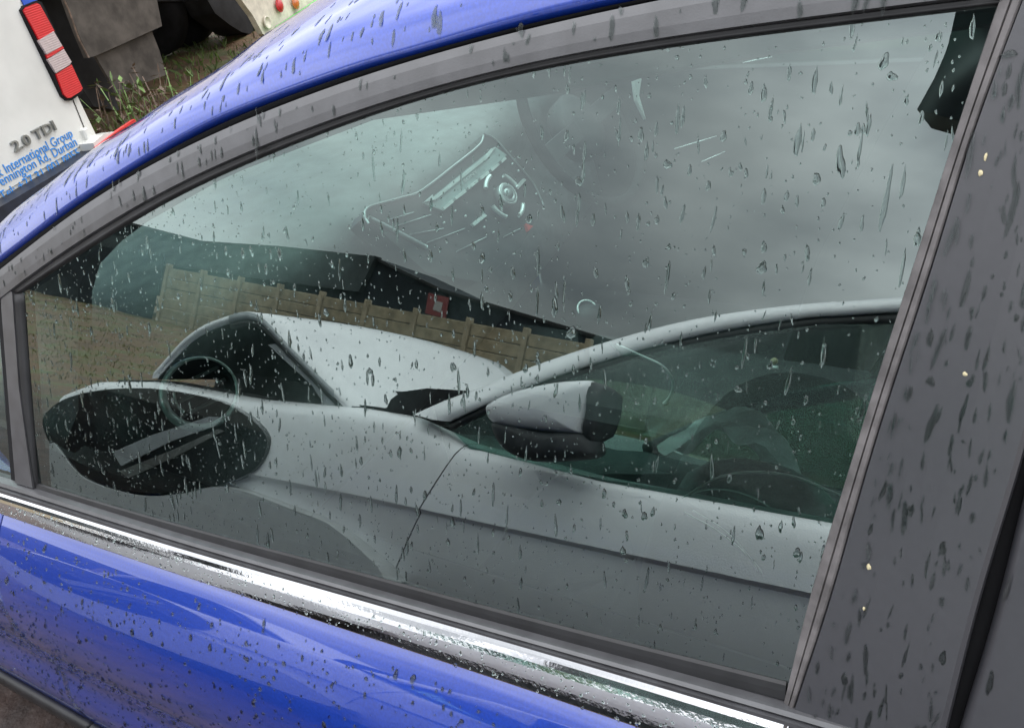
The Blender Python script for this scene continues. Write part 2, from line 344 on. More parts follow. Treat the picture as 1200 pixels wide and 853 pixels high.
BL = [(0.4341,1.2143,1.0975),(0.4497,1.0515,1.1628),(0.4557,0.9881,1.1881),(0.4672,0.8712,1.2358),(0.4765,0.7551,1.2772),(0.4819,0.6806,1.3024),(0.4867,0.5939,1.3277),(0.4907,0.454,1.3582),(0.4916,0.3687,1.3727),(0.4923,0.2956,1.385),(0.4921,0.2323,1.3935),(0.4913,0.1767,1.3991),(0.4903,0.1275,1.4033),(0.4891,0.0835,1.4063),(0.4876,0.0365,1.4091),(0.486,-0.0118,1.4116)]
SI = [(0.5194,1.3774,1.0885),(0.5353,1.1957,1.1574),(0.5437,1.12,1.1908),(0.5517,1.0273,1.2254),(0.5606,0.9298,1.2634),(0.5673,0.8311,1.2955),(0.5716,0.7763,1.3149),(0.5757,0.7116,1.3351),(0.5796,0.6601,1.353),(0.583,0.6248,1.3671),(0.5867,0.5729,1.3843),(0.5886,0.548,1.393),(0.5922,0.4873,1.4116),(0.5957,0.422,1.4302),(0.5977,0.3408,1.4471),(0.5976,0.2707,1.4567),(0.5958,0.2089,1.4606),(0.5905,0.1045,1.461),(0.5836,-0.0032,1.4577)]
# glass pane (thin slab: outer face reflects, inner face only tints)
out = SO + [(0.4681,0.005,1.3607),(0.4572,0.0172,1.3296),(0.4363,0.0267,1.2718),(0.4131,0.039,1.2074),(0.3863,0.0499,1.1334),(0.3581,0.0628,1.0554),(0.3284,0.0706,0.9739)] + [(0.3275,0.1487,0.9604),(0.3274,0.2975,0.9391),(0.329,0.4952,0.9154),(0.3296,0.6671,0.8928),(0.3322,0.886,0.8687),(0.3341,1.0954,0.8442)] + [(0.3723,1.0708,0.951),(0.4052,1.055,1.0419)]
P = np.array(out); k = len(P)
pv = np.vstack([P, P-NN*.004]); pf = [tuple(range(k)), tuple(range(2*k-1, k-1, -1))]+[(i, (i+1) % k, k+(i+1) % k, k+i) for i in range(k)]
pane = obj('window_pane', pv, pf, [M['glass'], M['glassback']], BC)
for p in pane.data.polygons: p.material_index = 0 if p.index == 0 else 1
# make sure the first face looks outward
if np.dot(np.array(pane.data.polygons[0].normal), NN) < 0: pane.data.flip_normals()
pane['label'] = 'rain spotted green tinted front window reflecting the sky and a white car'
frame = strip('door_frame', SOX, FO, .007, M['greyframe'], BC, .02, [(0, .004), (.04, .008), (.3, .0086), (.7, .0086), (.96, .0078), (1, .003)], smooth=False)
seal = strip('window_seal', GT, SO, .004, M['rubber'], BC, .012, [(0, .001), (.15, .004), (.45, .0055), (.55, .003), (.8, .005), (1, .004)])
strip('roof_channel', FO, BL, -.008, M['gap'], BC, .03, [(0, -.006), (.3, -.004), (.6, .0015), (.8, -.004), (1, -.008)])
# blue roof rail: rises from the channel, rolls over to the silhouette and inwards
a, b = curve(BL, 90), curve(SI, 90)
rows = [a-E2*.007-NN*.022, a-E2*.003-NN*.008, a+NN*.0]
for u in np.linspace(.04, 1, 16):
    rows.append(a+(b-a)*u+NN*(.024*math.sin(math.pi*u)*(1-.2*u)))
inw = np.array([.72, .30, -.22]); inw /= np.linalg.norm(inw)
for d_, dn in ((.012, 0), (.03, -.004), (.06, -.014)): rows.append(b+inw*d_+np.array([0, 0, dn]))
rail = loft('roof_rail', rows, M['blue'], BC)
railrows = rows
# windscreen seal + windscreen (front part of the rail), roof behind it
w0 = b[:52]
loft('windscreen_seal', [w0+inw*.012+[0, 0, .002], w0+inw*.03+[0, 0, .005], w0+inw*.06+[0, 0, .001], w0+inw*.06-[0, 0, .03], w0+inw*.012-[0, 0, .03]], M['gap'], BC, closed=True, caps=True)
ws = [w0+inw*.05+[0, 0, -.008]]
for q in np.linspace(.1, 1, 8):
    x_ = w0[:, 0]+(1.98-2*(w0[:, 0]-.32)-w0[:, 0]+.0)*q
    ws.append(np.stack([x_, w0[:, 1]+.22*math.sin(math.pi*q)*np.linspace(1, .35, len(w0)), w0[:, 2]-.012+.006*math.sin(math.pi*q)], 1))
loft('windscreen', ws, M['screenglass'], BC)
r0 = b[50:]
rf = [r0+inw*.05]
for q in np.linspace(.1, 1, 8):
    x_ = r0[:, 0]+(1.98-2*(r0[:, 0]-.32)-r0[:, 0])*q
    rf.append(np.stack([x_, r0[:, 1], r0[:, 2]+.02*math.sin(math.pi*q)-.02], 1))
loft('roof_panel', rf, M['blue'], BC)
loft('headliner', [r+[0, 0, -.045] for r in rf], M['headliner'], BC)
# divider post and quarter glass at the front edge
slab('divider_post', [(0.4342,1.0467,1.1395),(0.4292,1.024,1.1292),(0.386,1.0516,1.0086),(0.3367,1.0653,0.8734),(0.3374,1.1115,0.8687),(0.3793,1.086,0.9856),(0.4242,1.0577,1.1108)], NN, .02, M['greyframe'], BC)
strip('post_seal', [(0.4347,1.0372,1.1244),(0.391,1.0652,1.0023),(0.3411,1.0791,0.8653)], [(0.4349,1.0072,1.129),(0.3915,1.0336,1.0081),(0.341,1.0608,0.8677)], .004, M['rubber'], BC, .012, [(0, .006), (.3, .004), (.5, .005), (.8, .003), (1, .001)], n=20)
slab('quarter_gap', [(0.4334,1.0731,1.1185),(0.4288,1.0692,1.1066),(0.3834,1.0977,0.98),(0.341,1.1235,0.8619),(0.3415,1.1352,0.8614),(0.3832,1.1073,0.9782),(0.4269,1.0803,1.1)], NN, .02, M['gap'], BC)
qp = slab('quarter_pane', [(0.4324,1.0797,1.112),(0.384,1.112,0.9766),(0.3423,1.135,0.8607),(0.3445,1.5238,0.8117),(0.3921,1.4502,0.9507)], NN, .004, [M['glass'], M['glassback']], BC)
for p in qp.data.polygons: p.material_index = 0 if p.index == 0 else 1
if np.dot(np.array(qp.data.polygons[0].normal), NN) < 0: qp.data.flip_normals()
# B pillar
LI = [(0.4782,0.0131,1.3869),(0.4741,0.0146,1.3756),(0.4575,0.0238,1.3295),(0.4364,0.0328,1.2712),(0.4131,0.0447,1.2064),(0.3861,0.056,1.1318),(0.3576,0.0694,1.0531),(0.3314,0.0759,0.9813),(0.3226,0.0793,0.957)]
LO = [(0.4774,0.0028,1.3863),(0.4733,0.0038,1.3751),(0.4572,0.0169,1.3296),(0.4362,0.0234,1.272),(0.4132,0.0351,1.208),(0.3865,0.0466,1.1343),(0.3587,0.0557,1.0579),(0.3321,0.0694,0.9841),(0.3234,0.0726,0.96)]
PG = [(0.4804,-0.036,1.3997),(0.4705,-0.0378,1.3732),(0.4538,-0.0363,1.3279),(0.4357,-0.0355,1.2788),(0.4191,-0.0346,1.2341),(0.3897,-0.0298,1.1538),(0.3693,-0.0234,1.0977),(0.3334,-0.0188,1),(0.3194,-0.0166,0.9619)]
PR = [(0.4801,-0.0391,1.3995),(0.4702,-0.0413,1.3731),(0.4536,-0.04,1.3279),(0.4356,-0.0392,1.2791),(0.4176,-0.0392,1.2306),(0.3899,-0.034,1.1549),(0.3603,-0.0316,1.0746),(0.334,-0.0239,1.0024),(0.3201,-0.022,0.9646)]
PE = [(0.4759,-0.0908,1.3953),(0.4667,-0.0934,1.3708),(0.4511,-0.0941,1.3289),(0.4344,-0.0949,1.2839),(0.4178,-0.0949,1.2391),(0.3923,-0.0924,1.1698),(0.3653,-0.0923,1.0967),(0.3412,-0.0856,1.0307),(0.3256,-0.0851,0.9883)]
strip('pillar_lip', LI, LO, .004, M['lip'], BC, .012, [(0, .0005), (.08, .005), (.5, .0062), (.56, .0048), (.62, .0068), (.9, .0075), (1, .0065)], smooth=False)
pil = strip('door_pillar', LO, PG, .007, M['grey'], BC, .02, [(0, .005), (.015, .0078), (.3, .0092), (.6, .0095), (.95, .0088), (.985, .0075), (1, .003)], smooth=False)
strip('door_gap', PG, PR, -.004, M['gap'], BC, .03, [(0, -.003), (.5, -.006), (1, -.003)])
strip('rear_door_pillar', PR, PE, .007, M['grey'], BC, .02, [(0, .003), (.03, .0070), (.08, .0085), (.5, .0095), (1, .0075)])
# belt: dark strip for the ground's reflection, double seal, chrome
ST = [(0.3461,1.3292,0.8436),(0.3441,1.1679,0.8611),(0.3422,1.0619,0.871),(0.3389,0.881,0.8875),(0.3356,0.6643,0.9092),(0.3343,0.4938,0.9299),(0.332,0.2974,0.9515),(0.3315,0.1494,0.9711),(0.3314,0.0759,0.9813),(0.3303,0.0166,0.9868),(0.3286,-0.0798,0.9957)]
CT = [(0.3394,1.3381,0.8241),(0.3374,1.1753,0.8417),(0.3356,1.0345,0.857),(0.3334,0.885,0.8722),(0.3311,0.6664,0.897),(0.3303,0.4948,0.919),(0.3291,0.2975,0.9438),(0.3277,0.1488,0.9611),(0.3264,0.0429,0.9723),(0.3242,-0.0817,0.9843)]
CB = [(0.3277,1.3533,0.7904),(0.325,1.1889,0.8064),(0.3217,0.9611,0.8298),(0.3195,0.777,0.8499),(0.3165,0.4984,0.8812),(0.3146,0.2976,0.9045),(0.3125,0.1589,0.9185),(0.3114,0.0834,0.9261),(0.309,-0.0886,0.944)]
strip('belt_seal', CT, ST, .006, M['greyframe'], BC, .015, [(0, .012), (.12, .014), (.4, .0145), (.47, .0085), (.55, .0085), (.62, .0125), (.88, .011), (1, .001)], smooth=False)
chromeprof = [(0, .003), (.015, .0100), (.03, .0107), (.16, .0108), (.28, .0108), (.36, .0107), (.44, .0105), (.54, .0102), (.66, .0092), (.78, .0078), (.89, .0060), (.96, .0042), (1, .002)]
uu_ = np.r_[0, .025, np.linspace(.05, 1, 26)]; chrome = strip('chrome_strip', CB, CT, .01, M['chrome'], BC, .012, [(u, float(np.interp(u, *zip(*chromeprof)))) for u in uu_], n=120, smooth=False)
GB = [(0.3445,1.0597,0.8774),(0.3414,0.8792,0.8945),(0.3389,0.6628,0.9184),(0.3379,0.4929,0.9397),(0.3359,0.2974,0.9621),(0.3354,0.1501,0.9817),(0.3353,0.0769,0.9917)]
GI = [(0.3409,1.0632,0.8671),(0.3381,0.8816,0.8852),(0.3348,0.6647,0.9072),(0.3336,0.494,0.9281),(0.3314,0.2974,0.9499),(0.331,0.1493,0.9697),(0.3309,0.0758,0.98)]
strip('belt_dark_strip', GI, GB, .002, M['rubber'], BC, .003, [(0, .0035), (.5, .003), (.85, .0022), (1, .0004)], smooth=False)  # black strip imitates the dark ground reflected low in the glass
# door panel: section below the chrome (outward, down)
cb = curve(np.vstack([np.array(CB[0])+(np.array(CB[0])-np.array(CB[2]))*4.5, CB]), 150)
fade = np.linspace(0, 1, 110)
sec = [(-.006, .004), (-.004, -.004), (.004, -.008), (.016, -.021), (.033, -.044), (.050, -.073), (.063, -.103), (.072, -.137), (.076, -.170), (.076, -.203), (.073, -.235), (.068, -.265), (.065, -.292), (.066, -.315), (.072, -.333), (.079, -.355), (.081, -.390), (.078, -.425)]
ox = np.array([NN[0], NN[1], 0]); ox /= np.linalg.norm(ox)
drows = [cb+ox*o_+np.array([0, 0, z_]) for o_, z_ in sec]
door = loft('door_panel', drows, M['blue'], BC)
door['label'] = 'wet blue door skin beaded with rain'
strip_rows = [cb+ox*o_+np.array([0, 0, z_]) for o_, z_ in [(.078, -.425), (.089, -.427), (.093, -.437), (.093, -.453), (.087, -.461), (.075, -.463)]]
loft('door_moulding', strip_rows, M['rubber'], BC, closed=True, caps=True)
loft('door_lower_panel', [cb+ox*o_+np.array([0, 0, z_]) for o_, z_ in [(.075, -.461), (.076, -.49), (.065, -.55), (.04, -.62), (0, -.68), (-.08, -.70)]], M['blue'], BC)
slab('chrome_gap', np.vstack([curve(CB, 40)+NN*-.001, (curve(CB, 40)+NN*-.001+np.array([0, 0, -.006]))[::-1]]), NN, .008, M['gap'], BC)
# the car goes on behind the pillar: rear door, rear window, roof
bk = -E1*1.15
def back(p, k=1.0, gap=.006): p = np.array(p); return np.array([p-E1*gap, p+bk*.5*k, p+bk*k])
loft('rear_door_panel', [back(r[-1]) for r in drows], M['blue'], BC)
loft('rear_door_moulding', [back(r[-1]) for r in strip_rows], M['rubber'], BC, closed=True, caps=True)
strip('rear_frame', back(SOX[-1]), back(FO[-1]), .007, M['greyframe'], BC, .02, [(0, .004), (.04, .008), (.96, .0078), (1, .003)], n=8, smooth=False)
strip('rear_channel', back(FO[-1]), back(BL[-1]), -.008, M['gap'], BC, .03, [(0, -.006), (.6, .0015), (1, -.008)], n=8)
loft('rear_roof_rail', [back(r[-1], 1, 0)-np.outer([0, .3, 1], [0, 0, .07]) for r in railrows], M['blue'], BC)
loft('rear_roof', [back(r[-1], 1, 0)-np.outer([0, .3, 1], [0, 0, .07]) for r in rf], M['blue'], BC)
strip('rear_chrome_strip', back(CB[-1]), back(CT[-1]), .01, M['chrome'], BC, .012, chromeprof, n=8, smooth=False)
strip('rear_belt_seal', back(CT[-1]), back(ST[-1]), .006, M['greyframe'], BC, .015, [(0, .012), (.5, .0125), (1, .001)], n=8, smooth=False)
pe = curve(PE, 10); pe2 = pe[2:]
slab('rear_window', list(pe2)+[pe2[-1]+bk*.85, pe2[0]+bk*.75], NN, .004, M['farglass'], BC)
box('rear_side_trim', (.46, -1.4, .3), (.50, -.12, .88), M['dark'], BC)
# rest of the shell: bonnet, far side, floor (so that the cabin is closed)
bx_ = np.linspace(.42, 1.88, 12); by_ = np.linspace(1.42, 2.45, 12)
bv = [(x_, y_, .93-.07*((x_-1.15)/.73)**2*.9-.19*((y_-1.42)/1.03)**2) for y_ in by_ for x_ in bx_]
obj('bonnet', bv, [(j*12+i, j*12+i+1, (j+1)*12+i+1, (j+1)*12+i) for j in range(11) for i in range(11)], M['blue'], BC, True)
slab('front_fender', [(.35, 1.24, .80), (.40, 1.45, .86), (.43, 2.45, .66), (.45, 2.5, .3), (.35, 1.24, .25)], (-1, 0, 0), .04, M['blue'], BC)
box('far_door', (1.90, -.3, .25), (1.98, 1.2, .93), M['dark'], BC, bev=.01)
slab('far_fender', [(1.90, 1.2, .9), (1.88, 2.45, .68), (1.88, 2.5, .3), (1.9, 1.2, .25)], (1, 0, 0), .04, M['blue'], BC)
slab('far_window', [(1.90, -.35, .93), (1.90, 1.42, .93), (1.76, .62, 1.36), (1.72, -.35, 1.41)], (1, 0, .3), .004, M['farglass'], BC)
tube('far_pillar', curve([(1.93, 1.45, .93), (1.82, .95, 1.2), (1.74, .5, 1.38), (1.72, -.3, 1.42)], 16), .03, M['dash'], BC)
tube('far_pillar', curve([(1.93, -.1, .93), (1.8, -.13, 1.2), (1.72, -.15, 1.41)], 8), .045, M['dash'], BC)
box('floor_pan', (.38, -1.4, .22), (1.95, 2.3, .28), M['dark'], BC)
box('rear_cabin', (.42, -1.3, .28), (1.92, -.85, 1.3), M['dark'], BC)
box('nose', (.45, 2.4, .25), (1.86, 2.55, .66), M['blue'], BC, bev=.03)
# ---- cabin
slab('inner_pillar', [(0.3742,1.2881,0.6802),(0.4509,1.0873,0.9157),(0.5085,1.0411,1.0779),(0.5212,1.0116,1.1165),(0.5305,0.9545,1.1496),(0.5375,0.8936,1.1771),(0.5509,0.7318,1.2364),(0.5608,0.5155,1.2938),(0.5586,0.3314,1.3139),(0.5581,0.1454,1.339),(0.5557,0.0108,1.3514),(0.5684,0.0081,1.3862),(0.5766,0.15,1.3883),(0.5796,0.3472,1.3684),(0.5774,0.5331,1.3362),(0.5521,0.8924,1.2168),(0.5123,1.2529,1.0582),(0.3761,1.4657,0.6601)], NN, .02, M['dash'], BC)
dp = [(1.52, .93), (1.5, .965), (1.3, .985), (1.12, .99), (1.02, .975), (.985, .945), (.98, .90), (1.0, .84), (.99, .76), (.94, .70), (.93, .62), (1.02, .52), (1.5, .5)]
xs = np.linspace(.47, 1.86, 30)
rows = [np.stack([xs, np.full(30, y_)-.05*np.sin((xs-.47)/1.39*math.pi)*(1 if y_ < 1.2 else 0), np.full(30, z_)+.012*np.sin((xs-.47)/1.39*math.pi*2)*(1 if z_ > .9 else 0)], 1) for y_, z_ in dp]
loft('dashboard', rows, M['dash'], BC, closed=True, caps=True)
FN = np.array((0, -.85, .53)); FN /= np.linalg.norm(FN)
fas = slab('console_fascia', [(0.9207,0.8914,1.0003),(0.9397,0.896,1.0078),(1.0124,0.8858,0.9914),(1.0611,0.8801,0.9822),(1.1666,0.8798,0.9818),(1.2695,0.8809,0.9834),(1.3006,0.8871,0.9935),(1.3191,0.8762,0.976),(1.326,0.8527,0.9382),(1.3333,0.8152,0.8782),(1.3186,0.7912,0.8396),(1.1827,0.7762,0.8156),(1.034,0.782,0.8249),(0.9494,0.82,0.8858)], FN, .05, M['dark'], BC)
tube('fascia_trim', curve([(0.9144,0.8824,0.9916),(0.918,0.8887,1.0017),(0.9369,0.8934,1.0092),(1.0095,0.8832,0.9929),(1.058,0.8775,0.9837),(1.1632,0.8773,0.9834),(1.2657,0.8783,0.985),(1.2968,0.8845,0.995)], 40), .0022, M['dashsilver'], BC)
tube('fascia_trim', curve([(1.2968,0.8845,0.995),(1.3152,0.8736,0.9775),(1.3221,0.8501,0.9399),(1.3294,0.8128,0.88),(1.3147,0.7888,0.8415)], 30), .0018, M['dashsilver'], BC)
tube('fascia_trim', curve([(0.9226,0.8864,0.9981),(0.9496,0.8645,0.9628),(0.984,0.8347,0.9152)], 20), .004, M['dashsilver'], BC)
rad = slab('radio_unit', [(1.0419,0.8639,0.9676),(1.2969,0.8649,0.9692),(1.3111,0.8505,0.9462),(1.0688,0.8483,0.9426)], FN, .02, M['screen'], BC)
slab('radio_bar', [(1.0414,0.8625,0.9711),(1.0704,0.8632,0.9722),(1.0681,0.8609,0.9685),(1.2562,0.8609,0.9685),(1.2813,0.8631,0.972),(1.2936,0.8612,0.9689),(1.2808,0.8601,0.9671),(1.2521,0.8578,0.9634),(1.0693,0.8576,0.9632)], FN, .006, M['button'], rad)
for q in ([(1.071,0.8482,0.9481),(1.1027,0.8482,0.9481),(1.1022,0.8454,0.9435),(1.0704,0.8454,0.9436)], [(1.1123,0.8486,0.9487),(1.1472,0.8481,0.9479),(1.1466,0.8451,0.9432),(1.1118,0.8457,0.9441)], [(1.1571,0.8484,0.9484),(1.1915,0.8484,0.9484),(1.191,0.8454,0.9437),(1.1566,0.8455,0.9437)], [(1.2004,0.8481,0.948),(1.2325,0.848,0.9478),(1.232,0.845,0.9429),(1.1998,0.8451,0.9432)], [(1.2417,0.8477,0.9473),(1.2714,0.8475,0.9469),(1.2724,0.8451,0.9431),(1.2412,0.8447,0.9424)], [(1.2809,0.8472,0.9464),(1.2996,0.8478,0.9474),(1.3007,0.8453,0.9435),(1.282,0.8447,0.9425)]):
    slab('radio_button', q, FN, .006, M['button'], rad)
KC = np.array([(1.2276,0.8221,0.8968)][0])
lathe('dial', KC, FN, [(.022, 0), (.022, .012), (.019, .016), (.012, .016), (.011, .012), (.010, .018), (.002, .02)], M['dashsilver'], BC)
ring('dial_ring', KC+FN*.014, FN, .0205, .002, M['button'], BC)
for a0 in (20, 110, 200, 290): ring('dial_button', KC+FN*.004, FN, .046, .0045, M['button'], BC, 14, 1, a0-22, a0+22)
slab('control_button', [(1.1085,0.8215,0.8997),(1.1536,0.8208,0.8984),(1.1549,0.8172,0.8928),(1.1098,0.8181,0.8941)], FN, .008, M['button'], BC)
slab('control_button', [(1.2731,0.8202,0.8976),(1.3109,0.821,0.8988),(1.3143,0.8179,0.8938),(1.2747,0.8165,0.8916)], FN, .008, M['button'], BC)
slab('hazard_button', [(1.2306,0.7854,0.8417),(1.2446,0.7779,0.8297),(1.2228,0.7779,0.8296)], FN, .008, M['hazard'], BC)
for i, q in enumerate([(1.0942,0.8423,0.9291),(1.1074,0.8323,0.9132),(1.1294,0.8124,0.8813),(1.1414,0.8025,0.8654),(1.3089,0.8414,0.9278),(1.3112,0.8321,0.9127),(1.3132,0.8016,0.8638),(1.0525,0.8404,0.9261)]): lathe('indicator_stud', q, FN, [(.0025, 0), (.0022, .003), (.0008, .004)], M['button'], BC, 8)
for q in ([(0.9545,0.8755,0.9786),(1.0131,0.867,0.965)], [(0.9554,0.8676,0.966),(1.0423,0.8556,0.9467)], [(0.9722,0.854,0.9442),(1.0465,0.8385,0.9192)], [(0.9914,0.8385,0.9193),(1.0901,0.8254,0.8983)], [(1.0361,0.8146,0.881),(1.1215,0.8056,0.8665)], [(1.1592,0.7941,0.8481),(1.2138,0.7884,0.8389)]): tube('fascia_slat', q, .0012, M['dashsilver'], BC, 6)
VC = np.array([(0.5292,0.91,0.9239)][0]); VNn = np.array((-.40, -.86, .3))
lathe('air_vent', VC, VNn, [(.050, -.05), (.050, 0), (.046, .003), (.042, -.01), (.02, -.02), (.002, -.02)], M['dark'], BC)
ring('vent_ring', VC+VNn*.002, VNn, .0485, 0.0018+.0022*(1+np.cos(np.linspace(0, 2*math.pi, 48, endpoint=False)+2.6)), M['button'], BC, 48)
ring('vent_glint', VC+VNn*.0, VNn, .034, .0018, M['button'], BC, 12, 1, 150, 205)
for hh in (-.02, 0, .02): box('vent_slat', (-.038, hh-.002, -.012), (.038, hh+.002, -.004), M['dash'], BC, frame_of(VNn), VC)
# steering wheel, column, cluster
SC = np.array((1.52, .78, .93)); SNn = np.array((0, -.86, .5))
ring('steering_wheel', SC, SNn, .18, .012, M['seat'], BC, 48)
lathe('wheel_hub', SC-SNn*.02, SNn, [(.07, -.02), (.075, .01), (.06, .025), (.03, .03), (.001, .03)], M['dark'], BC)
for sgn in (-1, 1): box('wheel_spoke', (min(0, sgn*.18), -.02, -.012), (max(0, sgn*.18), .02, .008), M['dark'], BC, frame_of(SNn), SC)
slab('column_trim', [(1.5156,0.6562,1.0195),(1.5223,0.6424,1.022),(1.5109,0.6462,0.9921),(1.5011,0.6322,0.9473),(1.5061,0.6506,0.9836)], (-.5, -.8, .3), .01, M['button'], BC)
for q in ([(1.5534,0.4904,0.8605),(1.533,0.534,0.8463)], [(1.6149,0.47,1.0166),(1.6308,0.4168,1.0211)], [(1.4821,0.5705,0.8935),(1.5149,0.4941,0.9075)]): tube('door_trim', q, .0014, M['button'], BC, 6)
# console: gear lever, surround, handbrake
box('console', (1.02, .0, .28), (1.28, .98, .58), M['dark'], BC, bev=.02)
tube('gear_lever', [(1.15, .66, .58), (1.15, .65, .66), (1.15, .63, .70)], .012, M['dark'], BC)
GK = np.array([(1.15,0.635,0.7155)][0])
lathe('gear_knob', GK-[0, 0, .03], (0, -.25, 1), [(.014, -.03), (.024, 0), (.027, .02), (.022, .032), (.001, .035)], M['dark'], BC, 20)
ring('knob_trim', GK, (-.3, -.5, .8), .018, .0022, M['button'], BC, 24)
tube('console_trim', curve([(1.08,0.549,0.6964),(1.08,0.5055,0.6797),(1.08,0.4673,0.6643),(1.08,0.4503,0.6415),(1.08,0.451,0.6113),(1.08,0.4696,0.5765),(1.08,0.4985,0.5463),(1.08,0.5282,0.5356),(1.08,0.568,0.535),(1.08,0.6241,0.5416)], 50), np.r_[np.linspace(.0015, .003, 25), np.linspace(.004, .0045, 25)], M['button'], BC)
slab('console_glint', [(1.07,0.5537,0.7042),(1.07,0.5238,0.6962),(1.07,0.5043,0.6849),(1.07,0.5335,0.6818)], (-.4, -.4, .8), .006, M['button'], BC)
lathe('handbrake_button', [(1.12,0.283,0.6776)][0], (-.9, .2, .3), [(.006, 0), (.0055, .006), (.001, .008)], M['mote'], BC, 12)
tube('handbrake_trim', [(1.1,0.2904,0.6781),(1.1,0.2725,0.6796)], .003, M['button'], BC, 6)
tube('seat_trim', curve([(0.95,0.2701,0.6097),(0.95,0.2439,0.6307),(0.95,0.2124,0.6422),(0.95,0.1256,0.6565)], 20), .0042, M['button'], BC)
# passenger seat: bolstered backrest and cushion
bw = np.linspace(0, 1, 17); rows = []
for zc, hw, dp_ in [(.42, .24, .12), (.58, .25, .13), (.69, .25, .125), (.745, .225, .115), (.78, .18, .085), (.797, .10, .045), (.80, .001, .001)]:
    th = np.linspace(0, 2*math.pi, 33)
    rows.append(np.stack([.78+hw*np.sign(np.cos(th))*np.abs(np.cos(th))**.7, .20-(.80-zc)*-.12+dp_*np.sign(np.sin(th))*np.abs(np.sin(th))**.8, zc+0*th], 1))
loft('seat_backrest', rows, M['seat'], BC)
rows = [np.stack([.79+hw*np.sign(np.cos(th))*np.abs(np.cos(th))**.5, .42+ln*np.sign(np.sin(th))*np.abs(np.sin(th))**.5, z_+.03*np.abs(np.cos(th))**4], 1) for hw, ln, z_ in [(.23, .26, .30), (.25, .28, .38), (.25, .28, .42), (.22, .25, .45), (.12, .14, .455), (.001, .001, .456)]]
loft('seat_cushion', rows, M['seat'], BC)
tube('seat_stitch', curve([(0.62,0.2579,0.8397),(0.62,0.2174,0.8812),(0.62,0.1809,0.9001),(0.62,0.1382,0.9063),(0.62,0.0933,0.894)], 30), .0012, M['thread'], BC, 5)
tube('seat_stitch', curve([(0.6,0.2491,0.8391),(0.6,0.209,0.8196),(0.6,0.1726,0.7857),(0.6,0.16,0.7487),(0.6,0.1659,0.7095),(0.6,0.1722,0.6728)], 30), .0011, M['thread'], BC, 5)
tube('seat_stitch', curve([(0.6,0.2391,0.845),(0.6,0.2041,0.8252),(0.6,0.1772,0.7908),(0.6,0.1656,0.7464),(0.6,0.1731,0.6754)], 30), .0009, M['thread'], BC, 5)
rows = []
for yc, zc, hw, dp_ in [(.26, .45, .24, .09), (.20, .65, .25, .10), (.12, .88, .25, .09), (.06, 1.04, .23, .08), (.03, 1.10, .16, .05), (.03, 1.11, .001, .001)]:
    th = np.linspace(0, 2*math.pi, 29); rows.append(np.stack([1.55+hw*np.sign(np.cos(th))*np.abs(np.cos(th))**.6, yc+dp_*np.sin(th), zc+0*th], 1))
loft('driver_seat', rows, M['rubber'], BC)
rows = []
for yc, zc, hw, dp_ in [(.05, 1.13, .10, .04), (.045, 1.16, .14, .055), (.03, 1.24, .135, .055), (.02, 1.29, .10, .04), (.02, 1.30, .001, .001)]:
    th = np.linspace(0, 2*math.pi, 25); rows.append(np.stack([1.55+hw*np.cos(th), yc+dp_*np.sin(th), zc+0*th], 1))
loft('headrest', rows, M['rubber'], BC)
slab('kick_panel', [(.395, 1.0, .87), (.425, 1.5, .885), (.425, 1.5, .3), (.395, 1.0, .3)], (-1, .07, 0), .01, M['dark'], BC)
box('door_card', (.40, -.1, .35), (.44, 1.1, .86), M['dark'], BC, bev=.006)

# ---------------------------------------------------------------- rain on the blue car
def dome(seg=9):
    v = [(0, 0, 1.)]
    for r, z in ((.5, .88), (.82, .55), (1., 0)):
        for k in range(seg): v.append((r*math.cos(2*math.pi*k/seg), r*math.sin(2*math.pi*k/seg), z))
    f = [(0, 1+k, 1+(k+1) % seg) for k in range(seg)]
    for j in range(2):
        a, b = 1+j*seg, 1+(j+1)*seg
        f += [(a+k, b+k, b+(k+1) % seg, a+(k+1) % seg) for k in range(seg)]
    return np.array(v), f
DV, DF = dome()
def fine_dome(seg=16):
    rr_ = [(.35, .95), (.65, .78), (.87, .48), (.97, .2), (1., 0)]; v = [(0, 0, 1.)]
    for r, z in rr_:
        for k in range(seg): v.append((r*math.cos(2*math.pi*k/seg), r*math.sin(2*math.pi*k/seg), z))
    f = [(0, 1+k, 1+(k+1) % seg) for k in range(seg)]
    for j in range(len(rr_)-1):
        a, b = 1+j*seg, 1+(j+1)*seg; f += [(a+k, b+k, b+(k+1) % seg, a+(k+1) % seg) for k in range(seg)]
    return np.array(v), f
FV, FF = fine_dome()
def shaped(w, l, tail, k, base=None):
    """one irregular drop outline: x across, y down the slope, z off the surface"""
    v = (DV if base is None else base).copy(); ang = np.arctan2(v[:, 1], v[:, 0])
    wob = 1+.16*np.sin(2*ang+k)+.12*np.sin(3*ang+2.1*k)+.08*np.sin(5*ang+k*3.3)
    v[:, :2] *= wob[:, None]
    v[:, 0] *= np.where(v[:, 1] < 0, 1-tail*np.minimum(1, -v[:, 1]), 1)
    return v
def drop_field(name, items, parent, m=None):
    """items: (pos, normal, width, length, height, tail); one mesh of many beads"""
    vs, fs, o_ = [], [], 0
    for k, (p, N, w, l, h, tail) in enumerate(items):
        dn = np.array([0, 0, -1.])-N*(-N[2]); dn /= np.linalg.norm(dn)+1e-9
        th = random.gauss(0, .09); sd_ = np.cross(dn, N); dn, sd_ = dn*math.cos(th)+sd_*math.sin(th), sd_*math.cos(th)-dn*math.sin(th)
        v = shaped(w, l, tail, k*1.7)
        vs.append(p+v[:, :1]*w/2*sd_+v[:, 1:2]*l/2*dn+(v[:, 2:3]*h+.0002)*N)
        fs += [tuple(i+o_ for i in f) for f in DF]; o_ += len(DV)
    o = obj(name, np.vstack(vs), fs, m or M['water'], parent, True); o['kind'] = 'stuff'; return o
